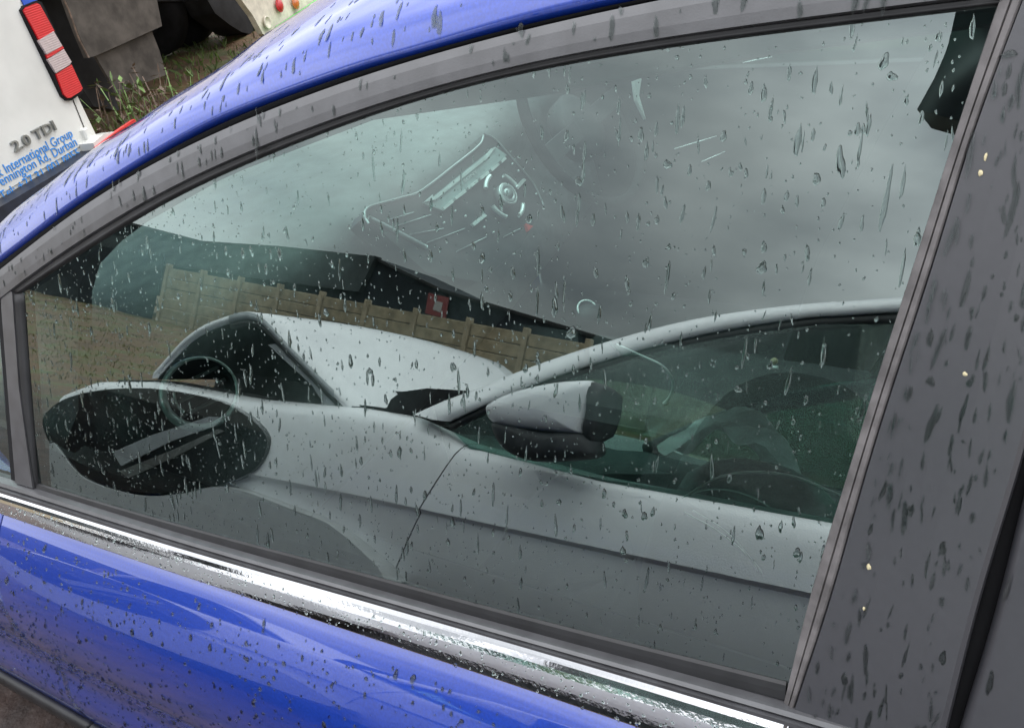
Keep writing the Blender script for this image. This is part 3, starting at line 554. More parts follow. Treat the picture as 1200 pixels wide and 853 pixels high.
proto = []
for k in range(6):
    v = shaped(1, 1, (.15, .3, .5, .6, .25, .05)[k], k*2.3, FV)
    me = bpy.data.meshes.new('raindrop'); me.from_pydata((v*[.5, .5, 1]).tolist(), [], FF); me.materials.append(M['water'])
    me.polygons.foreach_set('use_smooth', [True]*len(me.polygons)); proto.append(me)
def single_drop(p, N, w, l, h, parent, k):
    dn = np.array([0, 0, -1.])-N*(-N[2]); dn /= np.linalg.norm(dn); th = random.gauss(0, .08); sd_ = np.cross(dn, N)
    dn, sd_ = dn*math.cos(th)+sd_*math.sin(th), sd_*math.cos(th)-dn*math.sin(th)
    o = bpy.data.objects.new('raindrop', proto[k % 6]); COL.objects.link(o); o.parent = parent
    c = np.asarray(p)-WL[parent]+N*.0002
    o.matrix_basis = Matrix(((sd_[0]*w, dn[0]*l, N[0]*h, c[0]), (sd_[1]*w, dn[1]*l, N[1]*h, c[1]), (sd_[2]*w, dn[2]*l, N[2]*h, c[2]), (0, 0, 0, 1)))
# the drops that stand out on the glass: (x, y, z, width, length)
BIG = [(0.4689,0.1319,1.345,0.0039,0.0078),(0.4676,0.1243,1.3424,0.0044,0.0117),(0.4708,0.111,1.353,0.0038,0.0086),(0.4684,0.0967,1.3486,0.0042,0.0169),(0.4666,0.0877,1.3449,0.0028,0.0074),(0.4641,0.0822,1.3391,0.0028,0.0056),(0.4698,0.0624,1.3571,0.0063,0.0098),(0.467,0.0578,1.3503,0.0072,0.0054),(0.4709,0.0414,1.3632,0.003,0.0039),(0.4725,0.0386,1.368,0.003,0.006),(0.4624,0.0494,1.3391,0.0031,0.0054),(0.4591,0.041,1.3312,0.0036,0.0071),(0.4584,0.0717,1.325,0.0046,0.0074),(0.4582,0.0687,1.3251,0.0037,0.0065),(0.4585,0.0948,1.322,0.0038,0.0067),(0.4577,0.1028,1.3188,0.0053,0.0202),(0.4527,0.0787,1.3087,0.0066,0.0198),(0.4499,0.0905,1.2995,0.0067,0.0067),(0.4604,0.1461,1.32,0.0051,0.0071),(0.4528,0.1403,1.3003,0.0031,0.0051),(0.4475,0.1194,1.2889,0.0045,0.009),(0.4471,0.1062,1.2897,0.0039,0.0069),(0.4459,0.1001,1.2873,0.0029,0.0074),(0.4452,0.0855,1.2874,0.0039,0.0053),(0.4447,0.0532,1.2907,0.0042,0.039),(0.4476,0.0458,1.2996,0.0027,0.0201),(0.4371,0.0351,1.2727,0.0064,0.0074),(0.4412,0.0748,1.2783,0.0034,0.0115),(0.4407,0.0639,1.2782,0.0028,0.0104),(0.4507,0.1535,1.2926,0.0047,0.0057),(0.4543,0.166,1.3006,0.0037,0.0073),(0.4753,0.2526,1.3451,0.0033,0.0078),(0.4723,0.2417,1.3386,0.0033,0.011),(0.4697,0.2154,1.3354,0.0032,0.0118),(0.4631,0.1994,1.3197,0.0053,0.0096),(0.4643,0.2142,1.3208,0.0027,0.0174),(0.4637,0.1892,1.3228,0.0032,0.0095),(0.4561,0.1807,1.3034,0.0074,0.0064),(0.4521,0.1869,1.2918,0.0032,0.0107),(0.4507,0.1833,1.2886,0.0027,0.0075),(0.4546,0.243,1.2905,0.0068,0.0068),(0.4611,0.239,1.3087,0.0034,0.0123),(0.4651,0.2527,1.3175,0.0045,0.0079),(0.4669,0.2718,1.3196,0.0029,0.0115),(0.4542,0.2854,1.2835,0.003,0.0095),(0.447,0.2818,1.2644,0.0072,0.0072),(0.4477,0.2551,1.2702,0.0041,0.0139),(0.4462,0.2438,1.2677,0.0029,0.0115),(0.4455,0.2315,1.2676,0.004,0.0091),(0.4454,0.2066,1.271,0.0028,0.0089),(0.4443,0.1987,1.269,0.0044,0.011),(0.4443,0.1858,1.271,0.0043,0.0065),(0.4479,0.1806,1.2813,0.0032,0.0086),(0.4499,0.322,1.2666,0.005,0.0074),(0.4529,0.3693,1.2682,0.0039,0.0103),(0.4468,0.3642,1.2523,0.0039,0.0078),(0.4703,0.3962,1.3112,0.0026,0.0168),(0.4639,0.3599,1.299,0.0025,0.0126),(0.4414,0.3302,1.2427,0.0044,0.0069),(0.4395,0.3709,1.2316,0.0046,0.0092),(0.438,0.3226,1.2345,0.0069,0.0088),(0.4339,0.2955,1.2273,0.0043,0.0111),(0.4281,0.2978,1.2111,0.0056,0.0075),(0.4302,0.3191,1.2139,0.0044,0.007),(0.4293,0.259,1.2199,0.003,0.0132),(0.425,0.2603,1.2082,0.0072,0.0145),(0.4186,0.2461,1.1928,0.0102,0.0102),(0.4331,0.2285,1.2345,0.004,0.0092),(0.4304,0.2049,1.2306,0.0051,0.0091),(0.435,0.1921,1.2447,0.0061,0.0078),(0.4211,0.1872,1.208,0.0028,0.0124),(0.4272,0.1721,1.2265,0.0038,0.0049),(0.4091,0.4635,1.1365,0.0059,0.0133),(0.4064,0.441,1.1324,0.0065,0.0065),(0.4038,0.4386,1.1257,0.0051,0.0116),(0.4091,0.3896,1.1468,0.0042,0.0097),(0.3979,0.425,1.1117,0.0044,0.0102),(0.4007,0.3301,1.1327,0.0033,0.008),(0.409,0.2845,1.1614,0.0051,0.0082),(0.4087,0.3512,1.1513,0.0054,0.0074),(0.4111,0.2741,1.1687,0.005,0.0056),(0.3815,0.4124,1.0691,0.0059,0.0132),(0.3772,0.4584,1.0508,0.0053,0.0092),(0.3948,0.4495,1.0996,0.0037,0.0163),(0.4328,0.1169,1.2494,0.0082,0.0087),(0.437,0.1169,1.261,0.0046,0.0081),(0.4355,0.0916,1.2605,0.0049,0.0099),(0.4321,0.1526,1.2427,0.0027,0.0096),(0.4305,0.0888,1.2472,0.0025,0.0119),(0.4452,0.6157,1.2124,0.0056,0.0088),(0.444,0.5917,1.2125,0.0063,0.011),(0.4429,0.5421,1.2165,0.0068,0.0136),(0.4386,0.5619,1.2022,0.0054,0.01),(0.4323,0.5268,1.1902,0.0045,0.0068),(0.4244,0.4895,1.1741,0.0074,0.0081),(0.3688,0.3857,1.0386,0.0058,0.008),(0.3614,0.3571,1.0225,0.0064,0.01),(0.3547,0.3622,1.0038,0.0051,0.0073),(0.3769,0.2169,1.0843,0.0056,0.0081),(0.3728,0.2545,1.0678,0.0058,0.0058),(0.3721,0.2001,1.0736,0.0061,0.008),(0.3721,0.1849,1.076,0.0067,0.0067),(0.3736,0.1786,1.0808,0.0042,0.0084),(0.3618,0.2002,1.0458,0.0056,0.0081),(0.3716,0.2695,1.0625,0.0039,0.0066),(0.356,0.3309,1.0117,0.0028,0.0226),(0.3661,0.3019,1.0432,0.0027,0.0217),(0.3665,0.3477,1.0377,0.0028,0.0155),(0.3686,0.0792,1.0813,0.0065,0.0082),(0.372,0.1039,1.0871,0.0072,0.0122),(0.3662,0.0997,1.072,0.0045,0.0045),(0.3744,0.0909,1.0955,0.0033,0.0109),(0.3759,0.0833,1.1005,0.0032,0.0087),(0.3848,0.1263,1.1184,0.005,0.0067),(0.4117,0.1066,1.194,0.0042,0.0063),(0.4061,0.1254,1.176,0.0065,0.0054),(0.3994,0.0896,1.163,0.0042,0.0042)]
for k, (x_, y_, z_, w_, l_) in enumerate(BIG): single_drop((x_, y_, z_), NN, w_*.72, l_*.92, w_*.17, pane, k)
for k, (x_, y_, z_, w_, l_) in enumerate([(0.4595,0.0061,1.3618,0.009,0.0037),(0.4567,0.005,1.3545,0.0025,0.009),(0.4541,0.0056,1.3472,0.0037,0.0066),(0.4107,0.0216,1.2279,0.0041,0.012),(0.4022,0.0181,1.2054,0.006,0.007),(0.3995,0.0276,1.1967,0.0033,0.0095),(0.3973,0.0004,1.1946,0.0055,0.034),(0.3907,-0.0018,1.177,0.0056,0.0065),(0.3941,0.0334,1.1813,0.0029,0.0106),(0.3755,0.0182,1.1332,0.0059,0.0127),(0.3683,-0.0004,1.1163,0.0063,0.0126),(0.3776,-0.0053,1.1421,0.0043,0.0255),(0.3599,0.0185,1.0911,0.0035,0.011),(0.4188,-0.0079,1.2539,0.0052,0.0078),(0.4146,-0.0159,1.2436,0.0052,0.0061),(0.4244,0.009,1.2665,0.0022,0.0097),(0.425,0.0006,1.2694,0.0022,0.0078),(0.3789,0.0341,1.1401,0.0035,0.0139),(0.3701,0.038,1.1157,0.003,0.0091),(0.3336,0.041,1.0167,0.0054,0.0118),(0.3348,0.0578,1.0177,0.0033,0.0098),(0.3386,0.0351,1.0309,0.0032,0.0095),(0.3438,-0.0096,1.0515,0.005,0.012),(0.3402,-0.0346,1.0454,0.0044,0.0166),(0.3614,-0.034,1.1024,0.0028,0.0188),(0.3958,0.0509,1.1835,0.0029,0.0196)]):
    single_drop((x_, y_, z_), NN, w_*.8, l_*.9, w_*.16, pil, k)
# fields of small beads
def in_poly(px, py, poly):
    ins = np.zeros(len(px), bool); j = len(poly)-1
    for i in range(len(poly)):
        xi, yi = poly[i]; xj, yj = poly[j]
        c = ((yi > py) != (yj > py)) & (px < (xj-xi)*(py-yi)/(yj-yi+1e-12)+xi); ins ^= c; j = i
    return ins
poly = [((p-GP0)@E1, (p-GP0)@E2) for p in np.array(out)]
pl = np.array(poly); lo, hi = pl.min(0), pl.max(0)
s_ = rng.uniform(lo[0], hi[0], 2300); t_ = rng.uniform(lo[1], hi[1], 2300); ins = in_poly(s_, t_, poly)
items = []
for a_, b_ in zip(s_[ins], t_[ins]):
    r_ = random.random(); front = (a_-lo[0])/(hi[0]-lo[0])
    w = random.choice((.0012, .0016, .002, .0026, .0034))*(.8 if front < .5 else .9); l = w*random.choice((1.1, 1.3, 1.8, 2.8, 4.5, 7))
    items.append((GP0+a_*E1+b_*E2, NN, w*.9, min(l, .02), w*random.choice((.2, .3, .42)), random.choice((0, .3, .6))))
items.sort(key=lambda q: -q[2]*q[3])
for k, (p, N, w, l, h, tl_) in enumerate(items[:150]): single_drop(p, N, w, l, h, pane, k)
items = items[150:]
ex = rng.uniform(lo[0], hi[0], 5200), rng.uniform(lo[1], hi[1], 5200); ins = in_poly(*ex, poly)
for a_, b_ in zip(ex[0][ins], ex[1][ins]):
    w = random.uniform(.0005, .0013); items.append((GP0+a_*E1+b_*E2, NN, w, w*random.uniform(1, 2.2), w*.35, 0))
drop_field('raindrops', items, pane)
def field_on_rows(name, rows, j0, j1, i0, i1, n, wr, asp, parent, hf=.3, off=0):
    Rw = [np.asarray(r) for r in rows]; its = []
    for _ in range(n):
        j = random.uniform(j0, j1-1.001); i = random.uniform(i0, i1-1.001); ji, ii = int(j), int(i); u, v_ = j-ji, i-ii
        a_, b_, c_, d_ = Rw[ji][ii], Rw[ji][ii+1], Rw[ji+1][ii], Rw[ji+1][ii+1]
        p = (a_*(1-v_)+b_*v_)*(1-u)+(c_*(1-v_)+d_*v_)*u
        N = np.cross(b_-a_, c_-a_); N /= np.linalg.norm(N)+1e-12
        if N@(np.array((0, .4, 1.5))-p) < 0: N = -N
        w = random.uniform(*wr)*random.choice((.7, 1, 1, 1.5)); l = w*random.uniform(*asp)
        its.append((p+N*off, N, w, l, w*hf, random.choice((0, .2, .5))))
    return drop_field(name, its, parent)
def interp_rows(A, B, us, off, n=70):
    a, b = curve(A, n), curve(B, n); return [a+(b-a)*u+NN*off for u in us]
field_on_rows('raindrops', interp_rows(SOX, FO, np.linspace(.08, .9, 5), .0088), 0, 5, 2, 68, 90, (.0014, .0036), (1.2, 5), frame, .05)
field_on_rows('raindrops', interp_rows(LO, PG, np.linspace(.06, .92, 6), .0095), 0, 6, 2, 68, 260, (.0008, .0024), (1.5, 9), pil, .05)
field_on_rows('raindrops', railrows, 4, 17, 0, 90, 420, (.0014, .0042), (1.2, 5), rail, .035)
field_on_rows('raindrops', drows, 3, 17, 30, 148, 5200, (.0010, .0038), (.9, 2.2), door, .36)
ca, cb_ = curve(CB, 120), curve(CT, 120)
field_on_rows('raindrops', [ca+(cb_-ca)*u+NN*hh for u, hh in chromeprof], 1, 9, 0, 120, 800, (.0008, .0022), (.8, 1.7), chrome, .3)
# bits of pale debris stuck to the pillar
for (x_, y_, z_, w_, l_) in [(0.4399,0.0101,1.3098,0.0021,0.0038),(0.4035,0.0026,1.2125,0.0027,0.0032),(0.3611,0.0361,1.0933,0.0026,0.0046),(0.3512,0.0353,1.0666,0.0021,0.0031),(0.4426,0.009,1.3172,0.0013,0.0047)]:
    v = shaped(1, 1, .2, w_*900); dn = np.array([0, 0, -1.])-NN*(-NN[2]); dn /= np.linalg.norm(dn); sd_ = np.cross(dn, NN)
    obj('debris_speck', np.array((x_, y_, z_))+v[:, :1]*w_*.5*sd_+v[:, 1:2]*l_*.5*dn+v[:, 2:3]*w_*.3*NN, DF, M['mote'], BC, True)

# ---------------------------------------------------------------- white van ahead
VQ = np.array((2.3107,3.8261,0.9792)); VL = np.array((0.9681,0.2504,0)); VN = np.array((0.2504,-0.9681,0)); VA = np.array([VL, VN, (0, 0, 1)])
vo = np.array([VQ[0], VQ[1], 0])
u_of = lambda p: ((np.array(p)-vo)@VL, p[2])
VAN = thing('white_van', 'white delivery van with red tail light and blue lettering ahead of the blue car', 'van', tuple(vo-VL*.7))
ur = u_of([(2.3769,3.8432,0.555)][0])[0]
# body as a lofted box with rounded rear corner
prof = [(ur-.0, -.16), (ur-.004, -.06), (ur-.03, -.012), (ur-.06, 0), (ur-1.66, 0), (ur-1.69, -.012), (ur-1.715, -.06), (ur-1.72, -.16), (ur-1.72, -3.2), (ur, -3.2)]
rows = []
for z_, ins_ in ((.46, .0), (.52, 0), (1.2, 0), (1.5, .02), (1.75, .07), (1.82, .12), (1.84, .25)):
    rows.append(np.array([vo+VL*(uu-ins_*(1 if uu > ur-.5 else -1))+VN*(ww-ins_*.6)+np.array([0, 0, z_]) for uu, ww in prof+[prof[0]]]))
loft('van_body', rows, M['vanwhite'], VAN, smooth=False)
obj('van_roof', rows[-1][:-1], [tuple(range(len(prof)))], M['vanwhite'], VAN)
dr = slab('rear_door', [(2.2921,3.8151,0.7819),(2.2762,3.811,0.6237),(2.2676,3.8088,0.568),(1.7036,3.6629,0.5589),(0.5423,3.3626,0.5542),(0.7308,3.4113,1.4318),(1.8733,3.7068,1.7358),(2.3507,3.8303,1.3303),(2.258,3.8063,1.1831)], VN, .012, M['vanwhite'], VAN)
tube('door_gap', [(2.3006,3.8194,0.7791),(2.2848,3.8153,0.6204),(2.2739,3.8125,0.5655)], .0022, M['gap'], VAN, 6)
box('door_hinge', (-.022, 0, -.035), (.012, .03, .035), M['vanwhite'], VAN, VA, np.array([(2.2691,3.8154,0.597)][0]), .006)
tl = slab('tail_light', [(2.2423,3.7857,1.1716),(2.2703,3.7929,1.1826),(2.3454,3.8124,1.1864),(2.3685,3.8183,1.1739),(2.3749,3.82,0.7861),(2.3585,3.8158,0.7712),(2.2761,3.7945,0.763),(2.2529,3.7884,0.771),(2.2365,3.7842,0.7965)], VN, .04, M['gap'], VAN)
slab('red_lens', [(2.2474,3.7788,1.1663),(2.2689,3.7843,1.1753),(2.3329,3.8009,1.178),(2.3468,3.8045,1.1676),(2.3575,3.8072,1.0514),(2.2539,3.7804,1.0422)], VN, .012, M['red'], tl)
slab('clear_lens', [(2.2458,3.7763,1.0407),(2.3513,3.8036,1.0529),(2.3605,3.8059,0.9864),(2.342,3.8012,0.984),(2.2558,3.7789,0.9785)], VN, .012, M['clear'], tl)
slab('red_lens', [(2.2506,3.7796,0.9764),(2.362,3.8084,0.986),(2.3648,3.8091,0.9738),(2.2508,3.7796,0.9613)], VN, .012, M['red'], tl)
slab('clear_lens', [(2.2472,3.7766,0.9585),(2.361,3.8061,0.971),(2.3702,3.8084,0.9104),(2.3539,3.8042,0.9036),(2.2572,3.7792,0.8946)], VN, .012, M['clear'], tl)
slab('red_lens', [(2.2565,3.7811,0.8911),(2.3649,3.8092,0.9003),(2.3639,3.8089,0.7895),(2.3474,3.8046,0.7829),(2.2723,3.7852,0.7762),(2.2538,3.7804,0.7825),(2.2444,3.778,0.8016)], VN, .012, M['red'], tl)
slab('blue_stripe', [(2.2814,3.8103,1.2477),(2.392,3.8389,1.2591),(2.3787,3.8354,1.187),(2.356,3.8296,1.185),(2.2784,3.8095,1.1781)], VN, .006, M['vanblue'], VAN)
bm = slab('rear_bumper', [(2.2164,3.6985,0.5435),(2.2518,3.7076,0.5417),(2.2131,3.6976,0.4686),(1.8936,3.615,0.0295),(-0.0785,3.1049,0.2489),(0.103,3.1519,0.564),(1.6223,3.5448,0.5444)], VN, .14, M['navy'], VAN)
slab('bumper_corner', [(2.2302,3.7123,0.5754),(2.3108,3.7332,0.5856),(2.4002,3.7563,0.568),(2.3611,3.7462,0.5489),(2.2308,3.7125,0.5417)], VN, .10, M['vanwhite'], VAN)
slab('bumper_reflector', [(2.2266,3.6959,0.5562),(2.3268,3.7218,0.5667),(2.4084,3.7429,0.5735),(2.5321,3.7749,0.5788),(2.5358,3.7759,0.5644),(2.3895,3.7381,0.5465),(2.2554,3.7034,0.5361)], VN, .02, M['red'], VAN)
for sgn in (.3, 1.42): lathe('van_wheel', vo+VL*(ur-sgn)-VN*.75+np.array([0, 0, .31]), VL, [(.2, -.1), (.31, -.09), (.31, .09), (.2, .1), (.05, .1)], M['tyre'], VAN)
def text(name, body, p0, p1, height, m, parent, ext=.001, ax=VL, N=VN, bold=0):
    c = bpy.data.curves.new(name, 'FONT'); c.body = body; c.extrude = ext; c.resolution_u = 3; c.offset = bold
    o = bpy.data.objects.new(name, c); COL.objects.link(o); bpy.context.view_layer.update()
    me = bpy.data.meshes.new_from_object(o.evaluated_get(bpy.context.evaluated_depsgraph_get())); bpy.data.objects.remove(o)
    v = np.array([q.co[:] for q in me.vertices]); fs = [tuple(p.vertices) for p in me.polygons]; bpy.data.meshes.remove(me)
    p0, p1 = np.array(p0), np.array(p1); x0, x1 = v[:, 0].min(), v[:, 0].max(); Lx = np.linalg.norm(p1-p0)
    ux = (p1-p0)/Lx; uz = np.cross(N, ux); uz = uz if uz[2] > 0 else -uz
    w = p0+((v[:, :1]-x0)/(x1-x0)*Lx)*ux+v[:, 1:2]*height/.70*uz+v[:, 2:3]*N
    # one mesh per word: split at the blanks
    iv = sorted((v[list(f), 0].min(), v[list(f), 0].max()) for f in fs); gaps, hi_ = [], iv[0][1]
    for a_, b_ in iv:
        if a_-hi_ > .15: gaps.append((a_+hi_)/2)
        hi_ = max(hi_, b_)
    grp = np.searchsorted(gaps, v[:, 0])
    for g in range(len(gaps)+1):
        ids = np.where(grp == g)[0]; remap = {int(i): k for k, i in enumerate(ids)}
        obj(name, w[ids], [tuple(remap[i] for i in f) for f in fs if f[0] in remap], m, parent)
text('lettering', 'k International Group', [(1.7433,3.6706,0.6185)][0], [(2.1999,3.7887,0.6199)][0], .040, M['ink'], VAN)
text('lettering', 'Pennington Rd, Durban', [(1.7058,3.6609,0.5852)][0], [(2.2001,3.7887,0.5782)][0], .040, M['ink'], VAN)
text('lettering', 'Tel: +27 31 001 0055', [(1.6966,3.6585,0.531)][0], [(2.1889,3.7858,0.5279)][0], .040, M['ink'], VAN)
text('model_badge', '2.0 TDI', [(1.8683,3.6993,0.6789)][0], [(2.1255,3.7658,0.6813)][0], .043, M['badge'], VAN, .006, bold=.012)

text('radio_lettering', 'SONY', [(1.1604,0.8544,0.9552)][0], [(1.2072,0.8543,0.9551)][0], .0058, M['button'], rad, .0004, None, FN)

# ---------------------------------------------------------------- lorry beyond
TQ = np.array([(3.8753,5.5126,0.5869)][0]); TA = np.array([VL, VN, (0, 0, 1)])
LO_ = thing('lorry', 'dirty cream and black lorry with hanging mud flaps parked beyond the van', 'lorry', (TQ[0]+1.2, TQ[1]+.8, 0))
slab('mudguard', [(3.5358,5.3585,1.1588),(3.4776,5.3434,1.0079),(3.4545,5.3374,0.8133),(3.4487,5.3359,0.6621),(3.5119,5.3523,0.6547),(3.8365,5.4362,0.6535),(4.258,5.5452,0.6536),(4.3682,5.5737,0.9901)], VN, .04, M['mud'], LO_)
slab('mud_flap', [(3.5538,5.4162,0.6446),(3.8984,5.5053,0.6389),(4.1798,5.5781,0.6405),(4.1762,5.5771,0.5),(4.1452,5.5691,0.3325),(3.8775,5.4999,0.3551),(3.5815,5.4233,0.362),(3.5776,5.4223,0.4878)], VN, .02, M['mud'], LO_)
tube('brake_cable', curve([(3.41,5.2596,1.0594),(3.4096,5.2595,0.9473),(3.3873,5.2537,0.8013),(3.3973,5.2563,0.6746)], 14), .006, M['weeddry'], LO_, 6)
slab('chassis_rail', [(3.4873,5.7439,1.2022),(3.5777,5.7673,0.9964),(3.5415,5.7579,0.6098),(3.6027,5.7737,0.2861),(3.8182,5.8295,0.1774),(3.86,5.8403,0.4076),(3.8264,5.8316,0.579),(3.8558,5.8392,0.8448),(3.9742,5.8698,1.1036)], VN, .10, M['frame'], LO_)
box('axle', (-2.2, -.1, -.08), (1.3, .1, .08), M['frame'], LO_, TA, np.array([(6.7898,8.1235,0.3492)][0]), .03)
def tyre(c, r, w, name='tyre'):
    return lathe(name, c, VL, [(r*.5, -w/2), (r*.9, -w/2), (r, -w*.35), (r, w*.35), (r*.9, w/2), (r*.5, w/2), (r*.45, w*.3), (.05, w*.3)], M['tyre'], LO_, 40)
for q, r_ in (([(6.5528,8.1949,0.4318)][0], .47), ([(6.0093,8.0543,0.4649)][0], .47)): tyre(np.array(q), r_, .30)
slab('wheel_arch', [(6.3034,7.3345,0.7844),(6.2819,7.3289,0.464),(6.3259,7.3403,0.3193),(6.5115,7.3883,0.1518),(6.6635,7.4276,0.0408),(6.9076,7.4907,-0.061),(7.093,7.5387,-0.1299),(7.0283,7.5219,0.1109),(6.8208,7.4683,0.3927),(6.7567,7.4517,0.6966)], VN, .30, M['frame'], LO_)
slab('chassis_rail', [(5.3506,7.3534,1.1358),(5.5065,7.3937,0.6456),(6.5208,7.656,0.4107),(6.855,7.7424,0.3513),(7.1789,7.8262,0.8133)], VN, .3, M['frame'], LO_)
cb2 = slab('rear_panel', [(5.9175,6.4387,0.7886),(5.869,6.4262,0.5472),(6.0014,6.4604,0.3319),(6.0653,6.4769,0.1403),(6.1515,6.4992,0.068),(6.6973,6.6404,0.0922),(7.8841,6.9473,0.1141),(8.1793,7.0237,0.5338)], VN, .06, M['cream'], LO_)
box('cargo_body', (-1.6, -5.2, 0), (2.6, .1, 1.9), M['cream'], LO_, TA, np.array([(4.3459,5.7669,1.0697)][0]), .02)
def lamp(q, r, m, name):
    o = lathe(name, q, VN, [(r*1.18, 0), (r*1.18, .012), (r*1.02, .016), (r, .012), (r*.9, .022), (r*.5, .03), (.001, .032)], m, LO_, 24)
    return o
lamp(np.array([(6.4721,6.5556,0.3046)][0]), .055, M['red'], 'round_lamp')
lamp(np.array([(6.7893,6.6376,0.2551)][0]), .055, M['orange'], 'round_lamp')
lathe('lamp_socket', np.array([(6.1662,6.4765,0.2175)][0]), VN, [(.062, 0), (.062, .012), (.05, .015), (.046, .004), (.001, .002)], M['cream'], LO_, 24)
slab('green_bumper', [(6.0458,6.3724,0.1241),(6.309,6.4405,0.1522),(6.8898,6.5907,0.1754),(7.7799,6.8209,0.2212),(7.7132,6.8036,0.1264),(6.9549,6.6075,0.1254),(6.118,6.3911,0.0803)], VN, .06, M['green'], LO_)

# ---------------------------------------------------------------- weeds between van and lorry
def weed(base, h, n, m, label):
    o = thing('weed', label, 'plant', base, 'weeds between the van and the lorry'); vs, fs = [], []
    for k in range(n):
        a_ = random.uniform(0, 6.28); r_ = random.uniform(.1, .6)*h; top = np.array(base)+[r_*math.cos(a_), r_*math.sin(a_), h*random.uniform(.5, 1.1)]
        st = np.array(base)+[random.uniform(-.05, .05), random.uniform(-.05, .05), 0]
        P_ = curve([st, st+(top-st)*[.3, .3, .6], top], 6); w = .006
        sdv = np.array([-math.sin(a_), math.cos(a_), 0])
        i0 = len(vs)
        for q in P_: vs += [q-sdv*w, q+sdv*w]; w *= .85
        fs += [(i0+2*i, i0+2*i+1, i0+2*i+3, i0+2*i+2) for i in range(5)]
        for _ in range(5):
            q = P_[random.randint(2, 5)]; d = np.array([random.gauss(0, 1), random.gauss(0, 1), random.gauss(.2, .6)]); d *= random.uniform(.03, .08)/np.linalg.norm(d)
            s2 = np.cross(d, (0.3, 0.2, 1)); s2 *= .3; i0 = len(vs); vs += [q, q+d*.5+s2, q+d, q+d*.5-s2]; fs.append((i0, i0+1, i0+2, i0+3))
    obj('foliage', vs, fs, m, o); return o
wp = [(4.124,6.2358,0),(4.1268,6.4873,0),(4.5755,6.4284,0),(4.8899,6.5302,0)]
def toward(px, s): return tuple(np.array((0, 0, 1.5))+(np.array(px)-np.array((0, 0, 1.5)))*s)
wb = [(2.9247,4.4154,0.4463),(2.8168,4.4803,0.4263),(3.0624,4.333,0.4965),(3.1739,4.2636,0.5469)]
weed((wb[0][0], wb[0][1], 0), .58, 26, M['weed'], 'fresh green weed growing right beside the van corner')
weed((wb[1][0], wb[1][1], 0), .60, 34, M['weeddry'], 'dry reddish weed close behind the van bumper')
weed((wb[2][0], wb[2][1], 0), .60, 34, M['weeddry'], 'dry pale weed standing below the rubber mud flap')
weed((wb[3][0], wb[3][1], 0), .58, 26, M['weed'], 'dull green weed under the lorry, right of the mud flap')

# ---------------------------------------------------------------- white car alongside (seen in the window reflection)
WC = thing('white_car', 'white car with raised bonnet parked alongside, mirrored in the blue car window', 'car', (-1.75, .9, 0))
zt = lambda y: np.interp(y, [-1.2, .33, .87, 1.30, 1.55, 1.80, 2.25, 2.85, 3.3, 3.55], [1.06, .970, .925, .915, .945, .925, .862, .815, .735, .64])
zc = lambda y: np.interp(y, [-1.2, .32, 1.83, 3.5], [.98, .82, .65, .47])
def side(name, y0, y1, slant, n=40, end=False):
    rows = []
    #        x       a (0 top .. 1 crease, then metres below it)
    sec_ = [(-.985, None), (-.935, 0), (-.912, .06), (-.898, .16), (-.890, .35), (-.884, .6), (-.880, .85), (-.879, .985), (-.879, .985),
            (-.896, -.012), (-.896, -.012), (-.899, -.045), (-.909, -.11), (-.926, -.19), (-.960, -.28), (-1.01, -.40)]
    for x, a_ in sec_:
        row = []
        for y in np.linspace(y0, y1, n):
            t_, c_ = zt(y), zc(y)
            z = t_+.004 if a_ is None else (t_+(c_-t_)*a_ if a_ >= 0 else c_+a_)
            wt = (y-y0)/(y1-y0); ys = y+slant*(t_-z)*(wt if end else 1-wt)
            row.append((x-.06*max(0, (y-2.7)/.9)**2, ys, z))
        rows.append(np.array(row))
    return loft(name, rows, M['white'], WC, breaks=(7, 9))
side('front_fender', 1.312, 3.55, .4)
side('front_door', .0, 1.308, .4, 40, True)
fd = None
slab('door_gap', [(-.94, 1.28, .90), (-.94, 1.33, .90), (-1.10, 1.62, .25), (-1.10, 1.55, .25)], (1, 0, .15), .02, M['gap'], WC)
side('rear_door', -1.2, -.012, 0)
hl = slab('headlight', smooth_poly([(-0.868,3.4917,0.5076),(-0.868,3.4606,0.5771),(-0.868,3.3317,0.6539),(-0.868,3.0902,0.7319),(-0.868,2.8039,0.7924),(-0.868,2.5627,0.8217),(-0.868,2.3602,0.8299),(-0.868,2.1873,0.8111),(-0.868,2.0855,0.7748),(-0.868,2.0629,0.7313),(-0.868,2.083,0.6694),(-0.868,2.1471,0.6162),(-0.868,2.2686,0.5561),(-0.868,2.4467,0.489),(-0.868,2.6685,0.4218),(-0.868,2.8949,0.3894),(-0.868,3.1196,0.3841),(-0.868,3.3437,0.4193)]), (1, 0, 0), .06, M['lens'], WC)
slab('light_bar', [(-0.86,2.9171,0.5183),(-0.86,2.6782,0.6414),(-0.86,2.3785,0.771),(-0.86,2.2996,0.7843),(-0.86,2.3357,0.7467),(-0.86,2.5673,0.6406),(-0.86,2.8421,0.4826)], (1, 0, 0), .012, M['steel'], hl)
slab('light_bar', [(-0.862,2.8496,0.4609),(-0.862,2.5589,0.6079),(-0.862,2.321,0.738),(-0.862,2.2874,0.7393),(-0.862,2.5268,0.5934),(-0.862,2.7854,0.4504)], (1, 0, 0), .01, M['badge'], hl)
slab('front_bumper', smooth_poly([(-0.862,3.3927,0.4443),(-0.862,3.126,0.379),(-0.862,2.8815,0.3829),(-0.862,2.6561,0.4155),(-0.862,2.4353,0.4829),(-0.862,2.228,0.5606),(-0.862,1.9296,0.5764),(-0.862,1.6512,0.5659),(-0.862,1.4704,0.4318),(-0.862,2.3876,0.1241),(-0.862,3.0936,0.0954)]), (1, 0, 0), .10, M['lower'], WC)
